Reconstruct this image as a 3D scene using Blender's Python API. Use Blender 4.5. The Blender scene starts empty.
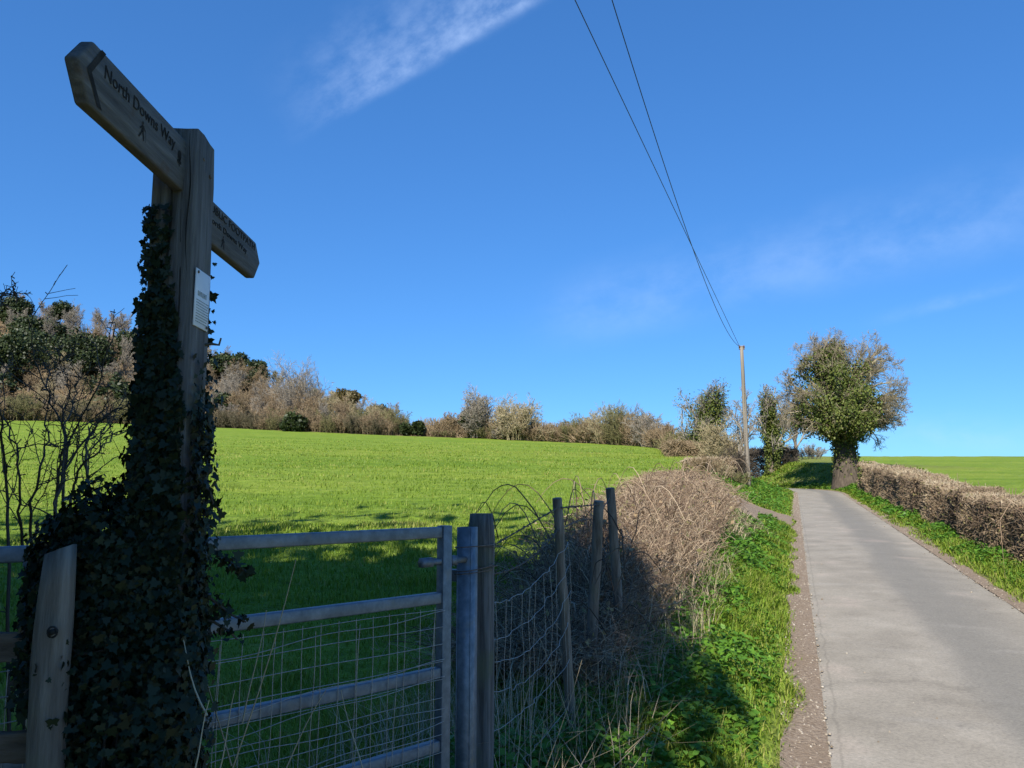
import bpy, math
import numpy as np
from mathutils import Vector, Matrix
R = math.radians
rng = np.random.default_rng(7)
scene = bpy.context.scene
COL = scene.collection

# ------------------------------------------------------------------ camera numbers
F = 770.0; PITCH = R(8.0); EYE = 1.75
cP, sP = math.cos(PITCH), math.sin(PITCH)
ARO = R(20.0)
D = np.array([math.sin(ARO), math.cos(ARO)]); N = np.array([D[1], -D[0]])
GRADE = 0.0376

def ray(px, py):
    x = (px - 512) / F; y = (384 - py) / F
    return np.array([x, cP - y * sP, sP + y * cP])
def at_y(px, py, Y):
    r = ray(px, py); return r * (Y / r[1]) + np.array([0, 0, EYE])
def at_z(px, py, Z):
    return ray(px, py) * Z + np.array([0, 0, EYE])
def sstep(x):
    x = np.clip(x, 0, 1); return x * x * (3 - 2 * x)

# ------------------------------------------------------------------ road centre line and ground height
def build_line():
    pts = []; HW = 1.17; B0 = 46.0; t0 = 0.07 + HW
    p = D * -60 + N * t0; h = ARO
    step = 0.5; s = -60.0; i = 0
    R0 = 12.0
    while s < 260:
        pts.append((p[0], p[1], s))
        if B0 <= s < B0 + R0 * R(42): h -= step / R0
        elif B0 + R0 * R(42) <= s < B0 + 2 * R0 * R(42): h += step / R0
        p = p + step * np.array([math.sin(h), math.cos(h)]); s += step
    return np.array(pts)
LINE = build_line(); HW = 1.17

def road_coord(X, Y):
    X = np.atleast_1d(np.asarray(X, float)).ravel(); Y = np.atleast_1d(np.asarray(Y, float)).ravel()
    u = np.empty(len(X)); s = np.empty(len(X))
    A = LINE[:-1, :2]; B = LINE[1:, :2]; d = B - A; dl = np.hypot(d[:, 0], d[:, 1]); d = d / dl[:, None]
    coarse = np.arange(0, len(A), 8)
    for a in range(0, len(X), 20000):
        x = X[a:a + 20000]; y = Y[a:a + 20000]
        dist = (x[:, None] - A[coarse, 0]) ** 2 + (y[:, None] - A[coarse, 1]) ** 2
        k0 = coarse[np.argmin(dist, 1)]
        idx = np.clip(k0[:, None] + np.arange(-9, 10), 0, len(A) - 1)
        dd = (x[:, None] - A[idx, 0]) ** 2 + (y[:, None] - A[idx, 1]) ** 2
        k = idx[np.arange(len(x)), np.argmin(dd, 1)]
        rx = x - A[k, 0]; ry = y - A[k, 1]
        u[a:a + 20000] = rx * d[k, 1] - ry * d[k, 0]
        s[a:a + 20000] = LINE[k, 2] + rx * d[k, 0] + ry * d[k, 1]
    return s, u

HX = np.array([-400, -250, -150, -120, -89, -68, -50, -28, -5, 20]); HA = np.array([48, 45, 37, 31, 25, 20, 12.5, 6, 0.6, 0])
def vnoise(x, y, seed=0):
    xi = np.floor(x).astype(np.int64); yi = np.floor(y).astype(np.int64); fx = x - xi; fy = y - yi
    def h(a, b):
        n = (a * 374761393 + b * 668265263 + seed * 974711) & 0x7fffffff
        n = ((n ^ (n >> 13)) * 1274126177) & 0x7fffffff
        return ((n ^ (n >> 16)) & 0xffff) / 65535.0
    fx = fx * fx * (3 - 2 * fx); fy = fy * fy * (3 - 2 * fy)
    return (h(xi, yi) * (1 - fx) + h(xi + 1, yi) * fx) * (1 - fy) + (h(xi, yi + 1) * (1 - fx) + h(xi + 1, yi + 1) * fx) * fy

def H(X, Y, full=False):
    shp = np.shape(X)
    X = np.atleast_1d(np.asarray(X, float)).ravel(); Y = np.atleast_1d(np.asarray(Y, float)).ravel()
    s, u = road_coord(X, Y)
    zr = GRADE * np.minimum(s, 75) + 0.012 * np.maximum(s - 75, 0)
    Yc = np.clip(Y, -40, 98)
    zl = 0.10 + np.where(Yc > 0, 0.084 * Yc, 0.03 * Yc) - np.clip(X, -160, 40) * 0.0004 * np.clip(Yc, 0, 98)
    A = np.interp(X, HX, HA)
    zl = zl + A * sstep((Y - 94) / 92) - 0.012 * np.clip(Y - 98, 0, 1e4) * np.clip((X + 40) / 40, 0, 1)
    zl = zl - 0.05 * np.clip(Y - 190, 0, 1e4)
    zl = zl + (vnoise(X / 3.1, Y / 3.1, 3) - .5) * 0.10 + (vnoise(X / .7, Y / .7, 5) - .5) * 0.035
    zR = np.where(Y < 85, 0.35 + 0.062 * np.maximum(Y, -20), 5.62 + 0.062 * 8 * (1 - np.exp(-(Y - 85) / 8)) - 0.03 * np.maximum(Y - 85, 0))
    wl = np.interp(s, [0, 12, 22, 40, 60], [1.3, 1.6, 2.6, 5.0, 6.0])
    l = sstep((-u - 1.28) / wl)
    r = sstep((u - 1.45) / np.interp(s, [0, 30, 60], [2.4, 3.0, 4.0]))
    z = np.where(u < 0, zr + l * (zl - zr), zr + r * (zR - zr))
    # small raised verge beside the lane
    z = z + 0.05 * sstep((np.abs(u) - 1.3) / .25) + (vnoise(X / .35, Y / .35, 9) - .5) * 0.05 * sstep((np.abs(u) - 1.35) / .4)
    # under the tarmac the sheet drops a little
    z = z - 0.03 * (1 - sstep((np.abs(u) - 1.0) / .28))
    if full: return z, s, u
    return z.reshape(shp) if shp else float(z[0])

def st(s, t):  # road frame of the straight stretch -> XY
    return D * s + N * t
def place(px, Y):
    """ground point at picture column px and distance Y"""
    X = (px - 512) / F * Y
    for _ in range(6):
        z = H(X, Y); X = (px - 512) / F * (Y * cP + (z - EYE) * sP)
    return np.array([X, Y, H(X, Y)])
def z_for(py, P):
    """height of the point above P seen at picture row py"""
    e = (384 - py) / F
    # (-Y s + (z-E) c) = e (Y c + (z-E) s)
    return EYE + P[1] * (e * cP + sP) / (cP - e * sP)
def ground_hit(px, py, y0=96., y1=186.):
    Ys = np.linspace(y0, y1, 300); r = ray(px, py)
    X = r[0] / r[1] * Ys; zz = r[2] / r[1] * Ys + EYE; g = H(X, Ys)
    k = np.where(g >= zz)[0]
    k = k[0] if len(k) else len(Ys) - 1
    return np.array([X[k], Ys[k], g[k]])

# ------------------------------------------------------------------ geometry collector
class Geo:
    def __init__(s): s.v = []; s.f = []; s.r = []; s.n = 0
    def add(s, v, f, rnd=0.5):
        v = np.asarray(v, np.float32).reshape(-1, 3); f = np.asarray(f, np.int32)
        if len(v) == 0: return s
        s.v.append(v); s.f.append(f + s.n); s.n += len(v)
        s.r.append(np.broadcast_to(np.asarray(rnd, np.float32), (len(v),)))
        return s
    def mesh(s, name, mat, smooth=False):
        me = bpy.data.meshes.new(name)
        V = np.concatenate(s.v); 
        loops = np.concatenate([f.ravel() for f in s.f]); tot = np.concatenate([np.full(len(f), f.shape[1], np.int32) for f in s.f])
        start = np.concatenate([[0], np.cumsum(tot)[:-1]]).astype(np.int32)
        me.vertices.add(len(V)); me.vertices.foreach_set('co', V.ravel())
        me.loops.add(len(loops)); me.loops.foreach_set('vertex_index', loops.astype(np.int32))
        me.polygons.add(len(tot)); me.polygons.foreach_set('loop_start', start)
        try: me.polygons.foreach_set('loop_total', tot)
        except Exception: pass
        a = me.attributes.new('rnd', 'FLOAT', 'POINT'); a.data.foreach_set('value', np.ascontiguousarray(np.concatenate(s.r), dtype=np.float32))
        me.update(calc_edges=True); me.validate()
        if smooth: me.polygons.foreach_set('use_smooth', np.ones(len(tot), bool))
        if mat: me.materials.append(mat)
        return me
    def build(s, name, mat, parent=None, smooth=False, bevel=0):
        o = bpy.data.objects.new(name, s.mesh(name, mat, smooth)); COL.objects.link(o)
        if parent is not None:
            o.parent = parent
            o.location = -Vector(parent.location)     # geometry was given in world space; parents carry no rotation
        if bevel:
            m = o.modifiers.new('bevel', 'BEVEL'); m.width = bevel; m.segments = 2; m.limit_method = 'ANGLE'; m.harden_normals = False
        return o

def unit(a): return a / np.maximum(np.linalg.norm(a, axis=-1, keepdims=True), 1e-9)
def tubes(g, pts, rad, sides=3, rnd=None, cap=False):
    pts = np.asarray(pts, float)
    if pts.ndim == 2: pts = pts[None]
    Nn, M, _ = pts.shape
    if Nn == 0: return
    rad = np.broadcast_to(np.asarray(rad, float), (Nn, M))
    T = unit(np.gradient(pts, axis=1))
    mean = unit(T.mean(1))
    ref = np.where(np.abs(mean[:, 2:3]) > .8, np.array([[1., 0, 0]]), np.array([[0, 0, 1.]]))
    U = unit(np.cross(T, ref[:, None])); W = np.cross(T, U)
    a = np.arange(sides) * 2 * np.pi / sides
    ring = pts[:, :, None] + rad[:, :, None, None] * (U[:, :, None] * np.cos(a)[:, None] + W[:, :, None] * np.sin(a)[:, None])
    base = (np.arange(Nn) * M * sides)[:, None, None] + (np.arange(M - 1) * sides)[None, :, None]
    k = np.arange(sides)[None, None]; k2 = (k + 1) % sides
    f = np.stack([base + k, base + k2, base + sides + k2, base + sides + k], -1).reshape(-1, 4)
    if rnd is None: rnd = rng.random(Nn)
    rr = np.repeat(np.broadcast_to(rnd, (Nn,)), M * sides)
    g.add(ring.reshape(-1, 3), f, rr)
    if cap:
        fs = []
        for n in range(Nn):
            b = n * M * sides; fs.append([b + i for i in range(sides)][::-1]); fs.append([b + (M - 1) * sides + i for i in range(sides)])
        g.f.append(np.array(fs, np.int32) + g.n - Nn * M * sides)
def leaves(g, P, dr, nr, size, shape, rnd=None, droop=0.0):
    P = np.asarray(P, float); n = len(P)
    if n == 0: return
    dr = unit(dr); sd = unit(np.cross(dr, nr)); nr = np.cross(sd, dr)
    sh = np.asarray(shape, float); size = np.broadcast_to(size, (n,))
    v = P[:, None] + size[:, None, None] * (sd[:, None] * sh[None, :, 0:1] + dr[:, None] * sh[None, :, 1:2] + nr[:, None] * (np.abs(sh[None, :, 0:1]) * .35 - droop * sh[None, :, 1:2] ** 2))
    k = len(sh); f = np.arange(n * k).reshape(n, k)
    if rnd is None: rnd = rng.random(n)
    g.add(v.reshape(-1, 3), f, np.repeat(np.broadcast_to(rnd, (n,)), k))
def box(g, c, ax, hs, rnd=.5):
    """box: centre, 3 axis rows, half sizes"""
    ax = np.asarray(ax, float); c = np.asarray(c, float)
    q = np.array([[x, y, z] for z in (-1, 1) for y in (-1, 1) for x in (-1, 1)], float) * hs
    v = c + q @ ax
    f = [[0, 2, 3, 1], [4, 5, 7, 6], [0, 1, 5, 4], [2, 6, 7, 3], [0, 4, 6, 2], [1, 3, 7, 5]]
    g.add(v, f, rnd)
def bar(g, a, b, w, h, up=(0, 0, 1)):
    a = np.asarray(a, float); b = np.asarray(b, float); x = b - a; L = np.linalg.norm(x); x /= L
    y = unit(np.cross(np.asarray(up, float), x)); z = np.cross(x, y)
    box(g, (a + b) / 2, [x, y, z], [L / 2, w / 2, h / 2])
def rdir(n, r=rng):
    return unit(r.normal(size=(n, 3)))
LEAF = [(0, 0), (.28, .25), (.34, .55), (0, 1), (-.34, .55), (-.28, .25)]
DIAM = [(0, 0), (.42, .5), (0, 1), (-.42, .5)]
IVY = [(0, .12), (.2, 0), (.5, .12), (.32, .42), (.38, .62), (.14, .66), (0, 1), (-.14, .66), (-.38, .62), (-.32, .42), (-.5, .12), (-.2, 0)]
NETTLE = [(0, 0), (.3, .18), (.2, .42), (.28, .5), (.12, .75), (0, 1), (-.12, .75), (-.28, .5), (-.2, .42), (-.3, .18)]

def tag(o, label=None, cat=None, group=None, kind=None):
    if label: o['label'] = label
    if cat: o['category'] = cat
    if group: o['group'] = group
    if kind: o['kind'] = kind
    return o
def empty(name, loc, label, cat, group=None):
    o = bpy.data.objects.new(name, None); o.empty_display_size = .2; COL.objects.link(o); o.location = Vector([float(c) for c in loc])
    return tag(o, label, cat, group)
def copy_tree(o, parent=None):
    c = o.copy(); COL.objects.link(c)
    if parent is not None: c.parent = parent
    for ch in list(o.children): copy_tree(ch, c)
    return c

# ------------------------------------------------------------------ materials
def nodes_of(m):
    m.use_nodes = True; nt = m.node_tree; nt.nodes.clear(); return nt, nt.nodes, nt.links
def ramp(nd, stops):
    r = nd.new('ShaderNodeValToRGB'); e = r.color_ramp.elements
    while len(e) < len(stops): e.new(.5)
    for i, (p, c) in enumerate(stops): e[i].position = p; e[i].color = (*c, 1)
    return r
def foliage(name, cols, trans=.25, rough=.6, spec=.3, nscale=0):
    m = bpy.data.materials.new(name); nt, nd, lk = nodes_of(m)
    at = nd.new('ShaderNodeAttribute'); at.attribute_name = 'rnd'
    k = len(cols); rp = ramp(nd, [(i / max(k - 1, 1), c) for i, c in enumerate(cols)])
    fac = at.outputs['Fac']
    if nscale:
        tc = nd.new('ShaderNodeNewGeometry'); nz = nd.new('ShaderNodeTexNoise'); nz.inputs['Scale'].default_value = nscale; nz.inputs['Detail'].default_value = 3
        lk.new(tc.outputs['Position'], nz.inputs['Vector'])
        ma = nd.new('ShaderNodeMath'); ma.operation = 'MULTIPLY_ADD'; ma.inputs[1].default_value = 1.3; ma.inputs[2].default_value = -.65
        lk.new(nz.outputs['Fac'], ma.inputs[0]); ad = nd.new('ShaderNodeMath'); ad.operation = 'ADD'; lk.new(fac, ad.inputs[0]); lk.new(ma.outputs[0], ad.inputs[1]); fac = ad.outputs[0]
    lk.new(fac, rp.inputs['Fac'])
    p = nd.new('ShaderNodeBsdfPrincipled'); p.inputs['Roughness'].default_value = rough; p.inputs['Specular IOR Level'].default_value = spec
    lk.new(rp.outputs['Color'], p.inputs['Base Color']); out = nd.new('ShaderNodeOutputMaterial'); last = p.outputs[0]
    if trans:
        t = nd.new('ShaderNodeBsdfTranslucent'); lk.new(rp.outputs['Color'], t.inputs['Color']); mx = nd.new('ShaderNodeMixShader'); mx.inputs[0].default_value = trans
        lk.new(p.outputs[0], mx.inputs[1]); lk.new(t.outputs[0], mx.inputs[2]); last = mx.outputs[0]
    lk.new(last, out.inputs['Surface']); return m
def surf(name, stops, scale=(8, 8, 8), detail=6, rough=.8, spec=.3, bump=.3, bdist=.01, metal=0, coord='Object', extra=None, distort=0):
    m = bpy.data.materials.new(name); nt, nd, lk = nodes_of(m)
    tc = nd.new('ShaderNodeTexCoord'); mp = nd.new('ShaderNodeMapping'); mp.inputs['Scale'].default_value = scale
    lk.new(tc.outputs[coord], mp.inputs['Vector'])
    nz = nd.new('ShaderNodeTexNoise'); nz.inputs['Scale'].default_value = 1; nz.inputs['Detail'].default_value = detail; nz.inputs['Roughness'].default_value = .65; nz.inputs['Distortion'].default_value = distort
    lk.new(mp.outputs[0], nz.inputs['Vector'])
    rp = ramp(nd, stops); lk.new(nz.outputs['Fac'], rp.inputs['Fac'])
    p = nd.new('ShaderNodeBsdfPrincipled'); p.inputs['Roughness'].default_value = rough; p.inputs['Specular IOR Level'].default_value = spec; p.inputs['Metallic'].default_value = metal
    col = rp.outputs['Color']
    if extra:   # a second, larger pattern of its own (lichen, dirt, rust)
        sc, c2, lo, hi = extra
        n2 = nd.new('ShaderNodeTexNoise'); n2.inputs['Scale'].default_value = sc; n2.inputs['Detail'].default_value = 5; lk.new(tc.outputs[coord], n2.inputs['Vector'])
        mr = nd.new('ShaderNodeMapRange'); mr.inputs['From Min'].default_value = lo; mr.inputs['From Max'].default_value = hi; lk.new(n2.outputs['Fac'], mr.inputs['Value'])
        mx = nd.new('ShaderNodeMix'); mx.data_type = 'RGBA'; lk.new(mr.outputs[0], mx.inputs[0]); lk.new(col, mx.inputs[6]); mx.inputs[7].default_value = (*c2, 1); col = mx.outputs[2]
    lk.new(col, p.inputs['Base Color'])
    if bump:
        b = nd.new('ShaderNodeBump'); b.inputs['Strength'].default_value = bump; b.inputs['Distance'].default_value = bdist; lk.new(nz.outputs['Fac'], b.inputs['Height']); lk.new(b.outputs[0], p.inputs['Normal'])
    o = nd.new('ShaderNodeOutputMaterial'); lk.new(p.outputs[0], o.inputs['Surface']); return m

M = {}
M['grass'] = foliage('grass_blades', [(.10, .175, .014), (.16, .25, .022), (.235, .315, .034), (.34, .33, .09)], .4, .55)
M['verge'] = foliage('verge_leaves', [(.06, .15, .016), (.10, .23, .024), (.15, .29, .03)], .35, .5)
M['dry'] = foliage('dry_stems', [(.30, .24, .15), (.42, .35, .23), (.52, .44, .30)], .2, .7)
M['bramble'] = foliage('bramble_canes', [(.085, .054, .036), (.18, .122, .08), (.30, .22, .145), (.43, .34, .235)], 0, .75)
M['hedge'] = foliage('hedge_twigs', [(.085, .06, .042), (.18, .13, .085), (.30, .225, .145), (.46, .38, .26)], 0, .75)
M['hedgeleaf'] = foliage('withered_leaves', [(.20, .12, .07), (.30, .21, .12), (.20, .20, .07), (.38, .29, .18)], .3, .7)
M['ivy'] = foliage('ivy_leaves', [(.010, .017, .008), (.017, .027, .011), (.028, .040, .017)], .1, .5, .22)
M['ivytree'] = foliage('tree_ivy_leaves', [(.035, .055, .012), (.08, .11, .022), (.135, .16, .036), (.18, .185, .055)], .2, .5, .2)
M['yew'] = foliage('evergreen_leaves', [(.014, .024, .008), (.028, .042, .012), (.05, .065, .02)], .15, .5)
M['yewbrown'] = foliage('bronze_leaves', [(.06, .05, .014), (.09, .07, .02), (.12, .09, .026)], .15, .5)
M['shade'] = foliage('shade_leaves', [(.03, .05, .012), (.06, .09, .02)], .1, .5)
M['bark'] = surf('bark', [(.3, (.06, .045, .035)), (.7, (.22, .18, .135))], (9, 9, 2.5), 6, .9, .2, .6, .03)
M['twig_grey'] = foliage('grey_twigs', [(.13, .115, .09), (.22, .195, .155), (.34, .30, .245)], 0, .8)
M['darkbark'] = surf('dark_bark', [(.3, (.035, .028, .022)), (.7, (.12, .095, .07))], (9, 9, 2.5), 6, .9, .2, .6, .03)
M['twig_dark'] = foliage('dark_twigs', [(.05, .045, .025), (.10, .085, .05), (.17, .14, .085)], 0, .8)
M['twig_oak'] = foliage('oak_twigs', [(.15, .12, .08), (.23, .19, .125), (.31, .27, .175)], 0, .8)
M['twig_pink'] = foliage('russet_twigs', [(.12, .082, .045), (.205, .15, .085), (.30, .23, .145)], 0, .8)
M['twig_olive'] = foliage('olive_twigs', [(.07, .07, .028), (.14, .13, .055), (.23, .21, .095)], 0, .8)
M['twig_straw'] = foliage('straw_twigs', [(.20, .165, .09), (.30, .25, .145), (.38, .32, .20)], 0, .8)
M['thorn'] = foliage('thorn_bark', [(.035, .028, .022), (.07, .055, .042), (.10, .085, .065)], 0, .8)
M['postwood'] = surf('weathered_post_oak', [(.28, (.03, .028, .028)), (.5, (.11, .106, .104)), (.75, (.23, .224, .22))], (38, 38, 2.2), 8, .85, .25, .7, .012, extra=(5, (.11, .12, .075), .56, .72))
M['boardwood'] = surf('weathered_board_oak', [(.28, (.055, .053, .052)), (.55, (.115, .111, .108)), (.8, (.20, .195, .19))], (40, 5, 60), 8, .85, .25, .5, .006, extra=(14, (.09, .06, .04), .6, .75))
M['stakewood'] = surf('split_chestnut', [(.25, (.055, .044, .036)), (.5, (.17, .145, .12)), (.8, (.31, .275, .235))], (30, 30, 3), 8, .85, .25, .7, .012, extra=(7, (.16, .15, .11), .55, .7))
M['railwood'] = surf('old_rail', [(.25, (.05, .035, .025)), (.5, (.13, .095, .068)), (.8, (.22, .17, .13))], (4, 34, 34), 8, .85, .25, .7, .01)
M['galv'] = surf('galvanised_steel', [(.3, (.105, .125, .15)), (.5, (.155, .18, .21)), (.75, (.24, .265, .30))], (26, 26, 26), 5, .55, .5, .08, .002, metal=.4, extra=(9, (.22, .19, .155), .62, .78))
M['wire'] = surf('galvanised_wire', [(.3, (.24, .24, .235)), (.7, (.42, .42, .41))], (60, 60, 60), 3, .5, .5, 0, metal=.5)
M['rustwire'] = surf('rusty_barbed_wire', [(.3, (.06, .045, .035)), (.7, (.17, .135, .11))], (60, 60, 60), 3, .7, .4, 0, metal=.3)
M['carved'] = surf('carved_recess', [(.3, (.014, .013, .012)), (.7, (.045, .042, .038))], (30, 30, 30), 3, .9, .1, 0)
M['plate'] = surf('notice_plate', [(.3, (.58, .585, .60)), (.7, (.72, .72, .73))], (8, 8, 8), 4, .4, .5, 0, extra=(12, (.36, .37, .33), .6, .8))
M['ink'] = surf('faded_print', [(.3, (.10, .14, .12)), (.7, (.18, .22, .20))], (30, 30, 30), 2, .7, .2, 0)
M['black'] = surf('wire_cover', [(.3, (.012, .012, .013)), (.7, (.025, .025, .026))], (4, 4, 4), 2, .5, .4, 0)
M['pole'] = surf('pole_timber', [(.3, (.11, .095, .075)), (.7, (.27, .235, .19))], (14, 14, .8), 6, .85, .25, .4, .01)
M['ceramic'] = surf('brown_ceramic', [(.3, (.10, .05, .03)), (.7, (.16, .08, .05))], (6, 6, 6), 2, .25, .5, 0)
M['yellow'] = surf('yellow_plate', [(.3, (.6, .42, .03)), (.7, (.7, .5, .05))], (6, 6, 6), 2, .5, .4, 0)

def ground_mat():
    m = bpy.data.materials.new('ground_turf'); nt, nd, lk = nodes_of(m)
    g = nd.new('ShaderNodeNewGeometry'); at = nd.new('ShaderNodeAttribute'); at.attribute_name = 'rnd'
    def nz(s, det=5, vec=None, rough=.6):
        n = nd.new('ShaderNodeTexNoise'); n.inputs['Scale'].default_value = s; n.inputs['Detail'].default_value = det; n.inputs['Roughness'].default_value = rough
        lk.new(vec or g.outputs['Position'], n.inputs['Vector']); return n.outputs['Fac']
    mp = nd.new('ShaderNodeMapping'); mp.inputs['Scale'].default_value = (.5, 1.6, 1); mp.inputs['Rotation'].default_value = (0, 0, .15); lk.new(g.outputs['Position'], mp.inputs['Vector'])
    big = nz(.09, 4, mp.outputs[0]); mid = nz(.9, 6, mp.outputs[0], .7); fine = nz(9, 5, None, .75)
    r1 = ramp(nd, [(.28, (.115, .18, .018)), (.5, (.17, .25, .028)), (.72, (.24, .295, .05))]); lk.new(mid, r1.inputs['Fac'])
    r2 = ramp(nd, [(.3, (.75, .85, .7)), (.5, (1, 1, 1)), (.68, (1.22, 1.08, 1.2))]); lk.new(big, r2.inputs['Fac'])
    r3 = ramp(nd, [(.3, (.55, .6, .5)), (.55, (1, 1, 1)), (.75, (1.35, 1.25, 1.4))]); lk.new(fine, r3.inputs['Fac'])
    def mul(a, b):
        x = nd.new('ShaderNodeMix'); x.data_type = 'RGBA'; x.blend_type = 'MULTIPLY'; x.inputs[0].default_value = 1; lk.new(a, x.inputs[6]); lk.new(b, x.inputs[7]); return x.outputs[2]
    c = mul(mul(r1.outputs[0], r2.outputs[0]), r3.outputs[0])
    # straw-coloured patches of worn turf
    st_ = nd.new('ShaderNodeMapRange'); st_.inputs['From Min'].default_value = .60; st_.inputs['From Max'].default_value = .72; lk.new(nz(2.3, 5, mp.outputs[0], .7), st_.inputs['Value'])
    sm = nd.new('ShaderNodeMath'); sm.operation = 'MULTIPLY'; sm.inputs[1].default_value = .5; lk.new(st_.outputs[0], sm.inputs[0])
    x = nd.new('ShaderNodeMix'); x.data_type = 'RGBA'; lk.new(sm.outputs[0], x.inputs[0]); lk.new(c, x.inputs[6]); x.inputs[7].default_value = (.26, .24, .09, 1); c = x.outputs[2]
    rb = ramp(nd, [(.3, (.07, .05, .03)), (.5, (.17, .125, .07)), (.7, (.25, .19, .115))]); lk.new(nz(1.4, 6), rb.inputs['Fac'])
    x = nd.new('ShaderNodeMix'); x.data_type = 'RGBA'; lk.new(at.outputs['Fac'], x.inputs[0]); lk.new(c, x.inputs[6]); lk.new(rb.outputs[0], x.inputs[7]); c = x.outputs[2]
    p = nd.new('ShaderNodeBsdfPrincipled'); p.inputs['Roughness'].default_value = .9; p.inputs['Specular IOR Level'].default_value = .1; lk.new(c, p.inputs['Base Color'])
    b = nd.new('ShaderNodeBump'); b.inputs['Strength'].default_value = .6; b.inputs['Distance'].default_value = .12; lk.new(fine, b.inputs['Height'])
    b2 = nd.new('ShaderNodeBump'); b2.inputs['Strength'].default_value = .5; b2.inputs['Distance'].default_value = .35; lk.new(mid, b2.inputs['Height']); lk.new(b.outputs[0], b2.inputs['Normal']); lk.new(b2.outputs[0], p.inputs['Normal'])
    o = nd.new('ShaderNodeOutputMaterial'); lk.new(p.outputs[0], o.inputs['Surface']); return m
M['ground'] = ground_mat()

def road_mat():
    m = bpy.data.materials.new('old_tarmac'); nt, nd, lk = nodes_of(m)
    def wmulx(a, b):
        x = nd.new('ShaderNodeMath'); x.operation = 'MULTIPLY'; lk.new(a, x.inputs[0])
        if isinstance(b, float): x.inputs[1].default_value = b
        else: lk.new(b, x.inputs[1])
        return x.outputs[0]
    uv = nd.new('ShaderNodeUVMap')   # u across the lane in metres, v along it
    g = nd.new('ShaderNodeNewGeometry')
    sep = nd.new('ShaderNodeSeparateXYZ'); lk.new(uv.outputs[0], sep.inputs[0])
    def nz(s, det=5, vec=None, rough=.6):
        n = nd.new('ShaderNodeTexNoise'); n.inputs['Scale'].default_value = s; n.inputs['Detail'].default_value = det; n.inputs['Roughness'].default_value = rough
        lk.new(vec or g.outputs['Position'], n.inputs['Vector']); return n.outputs['Fac']
    mp = nd.new('ShaderNodeMapping'); mp.inputs['Scale'].default_value = (1.2, .13, 1); lk.new(uv.outputs[0], mp.inputs['Vector'])
    mt = nd.new('ShaderNodeMapping'); mt.inputs['Scale'].default_value = (.7, 2.6, 1); lk.new(uv.outputs[0], mt.inputs['Vector'])
    streak = nz(1.0, 5, mp.outputs[0]); cross = nz(1.0, 5, mt.outputs[0]); speck = nz(42, 5, None, .85); blot = nz(1.6, 6, None, .65)
    def mixc(fac, a, bcol):
        x = nd.new('ShaderNodeMix'); x.data_type = 'RGBA'; lk.new(fac, x.inputs[0]); lk.new(a, x.inputs[6])
        if isinstance(bcol, tuple): x.inputs[7].default_value = (*bcol, 1)
        else: lk.new(bcol, x.inputs[7])
        return x.outputs[2]
    def mr(v, a, b, c=0, d=1):
        x = nd.new('ShaderNodeMapRange'); x.inputs['From Min'].default_value = a; x.inputs['From Max'].default_value = b; x.inputs['To Min'].default_value = c; x.inputs['To Max'].default_value = d; x.interpolation_type = 'SMOOTHSTEP'; lk.new(v, x.inputs['Value']); return x.outputs[0]
    base = ramp(nd, [(.3, (.20, .180, .146)), (.5, (.25, .226, .184)), (.72, (.30, .273, .226))]); lk.new(blot, base.inputs['Fac'])
    c = base.outputs[0]
    # dusty strips where wheels have polished it, darker strip along the middle
    wob = nd.new('ShaderNodeMath'); wob.operation = 'MULTIPLY_ADD'; wob.inputs[1].default_value = .9; lk.new(streak, wob.inputs[0]); lk.new(sep.outputs[0], wob.inputs[2])
    dark = nd.new('ShaderNodeMath'); dark.operation = 'MULTIPLY'; lk.new(mr(wob.outputs[0], .18, .62), dark.inputs[0]); lk.new(mr(wob.outputs[0], 1.5, .8), dark.inputs[1])
    dk = nd.new('ShaderNodeMath'); dk.operation = 'MULTIPLY'; dk.inputs[1].default_value = .75; lk.new(dark.outputs[0], dk.inputs[0])
    c = mixc(dk.outputs[0], c, (.16, .152, .132))
    pale = nd.new('ShaderNodeMath'); pale.operation = 'MULTIPLY'; pale.inputs[1].default_value = .28; lk.new(mr(cross, .55, .75), pale.inputs[0]); c = mixc(pale.outputs[0], c, (.30, .285, .255))
    pk = nd.new('ShaderNodeMath'); pk.operation = 'MULTIPLY'; pk.inputs[1].default_value = .35; lk.new(mr(nz(.8, 3), .58, .72), pk.inputs[0]); c = mixc(pk.outputs[0], c, (.32, .26, .215))
    seam = nd.new('ShaderNodeMath'); seam.operation = 'ADD'; lk.new(sep.outputs[0], seam.inputs[0]); sw = nd.new('ShaderNodeMath'); sw.operation = 'MULTIPLY_ADD'; sw.inputs[1].default_value = .10; sw.inputs[2].default_value = 1.0; lk.new(nz(3.5, 4), sw.inputs[0]); lk.new(sw.outputs[0], seam.inputs[1])
    ab = nd.new('ShaderNodeMath'); ab.operation = 'ABSOLUTE'; lk.new(seam.outputs[0], ab.inputs[0]); c = mixc(wmulx(mr(ab.outputs[0], .014, .003), .22), c, (.07, .062, .05))
    vo = nd.new('ShaderNodeTexVoronoi'); vo.feature = 'DISTANCE_TO_EDGE'; vo.inputs['Scale'].default_value = .55; dv = nd.new('ShaderNodeVectorMath'); dv.operation = 'MULTIPLY_ADD'; nv = nd.new('ShaderNodeTexNoise'); nv.inputs['Scale'].default_value = 2.2; nv.inputs['Detail'].default_value = 4; lk.new(g.outputs['Position'], nv.inputs['Vector']); lk.new(nv.outputs['Color'], dv.inputs[0]); dv.inputs[1].default_value = (.9, .9, 0); lk.new(g.outputs['Position'], dv.inputs[2]); lk.new(dv.outputs[0], vo.inputs['Vector'])
    c = mixc(wmulx(wmulx(mr(vo.outputs['Distance'], .012, .003), mr(nz(.5, 2), .54, .62)), .16), c, (.08, .072, .06))
    c = mixc(wmulx(mr(nz(5.5, 6, None, .75), .60, .74), .45), c, (.33, .30, .25))
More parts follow.
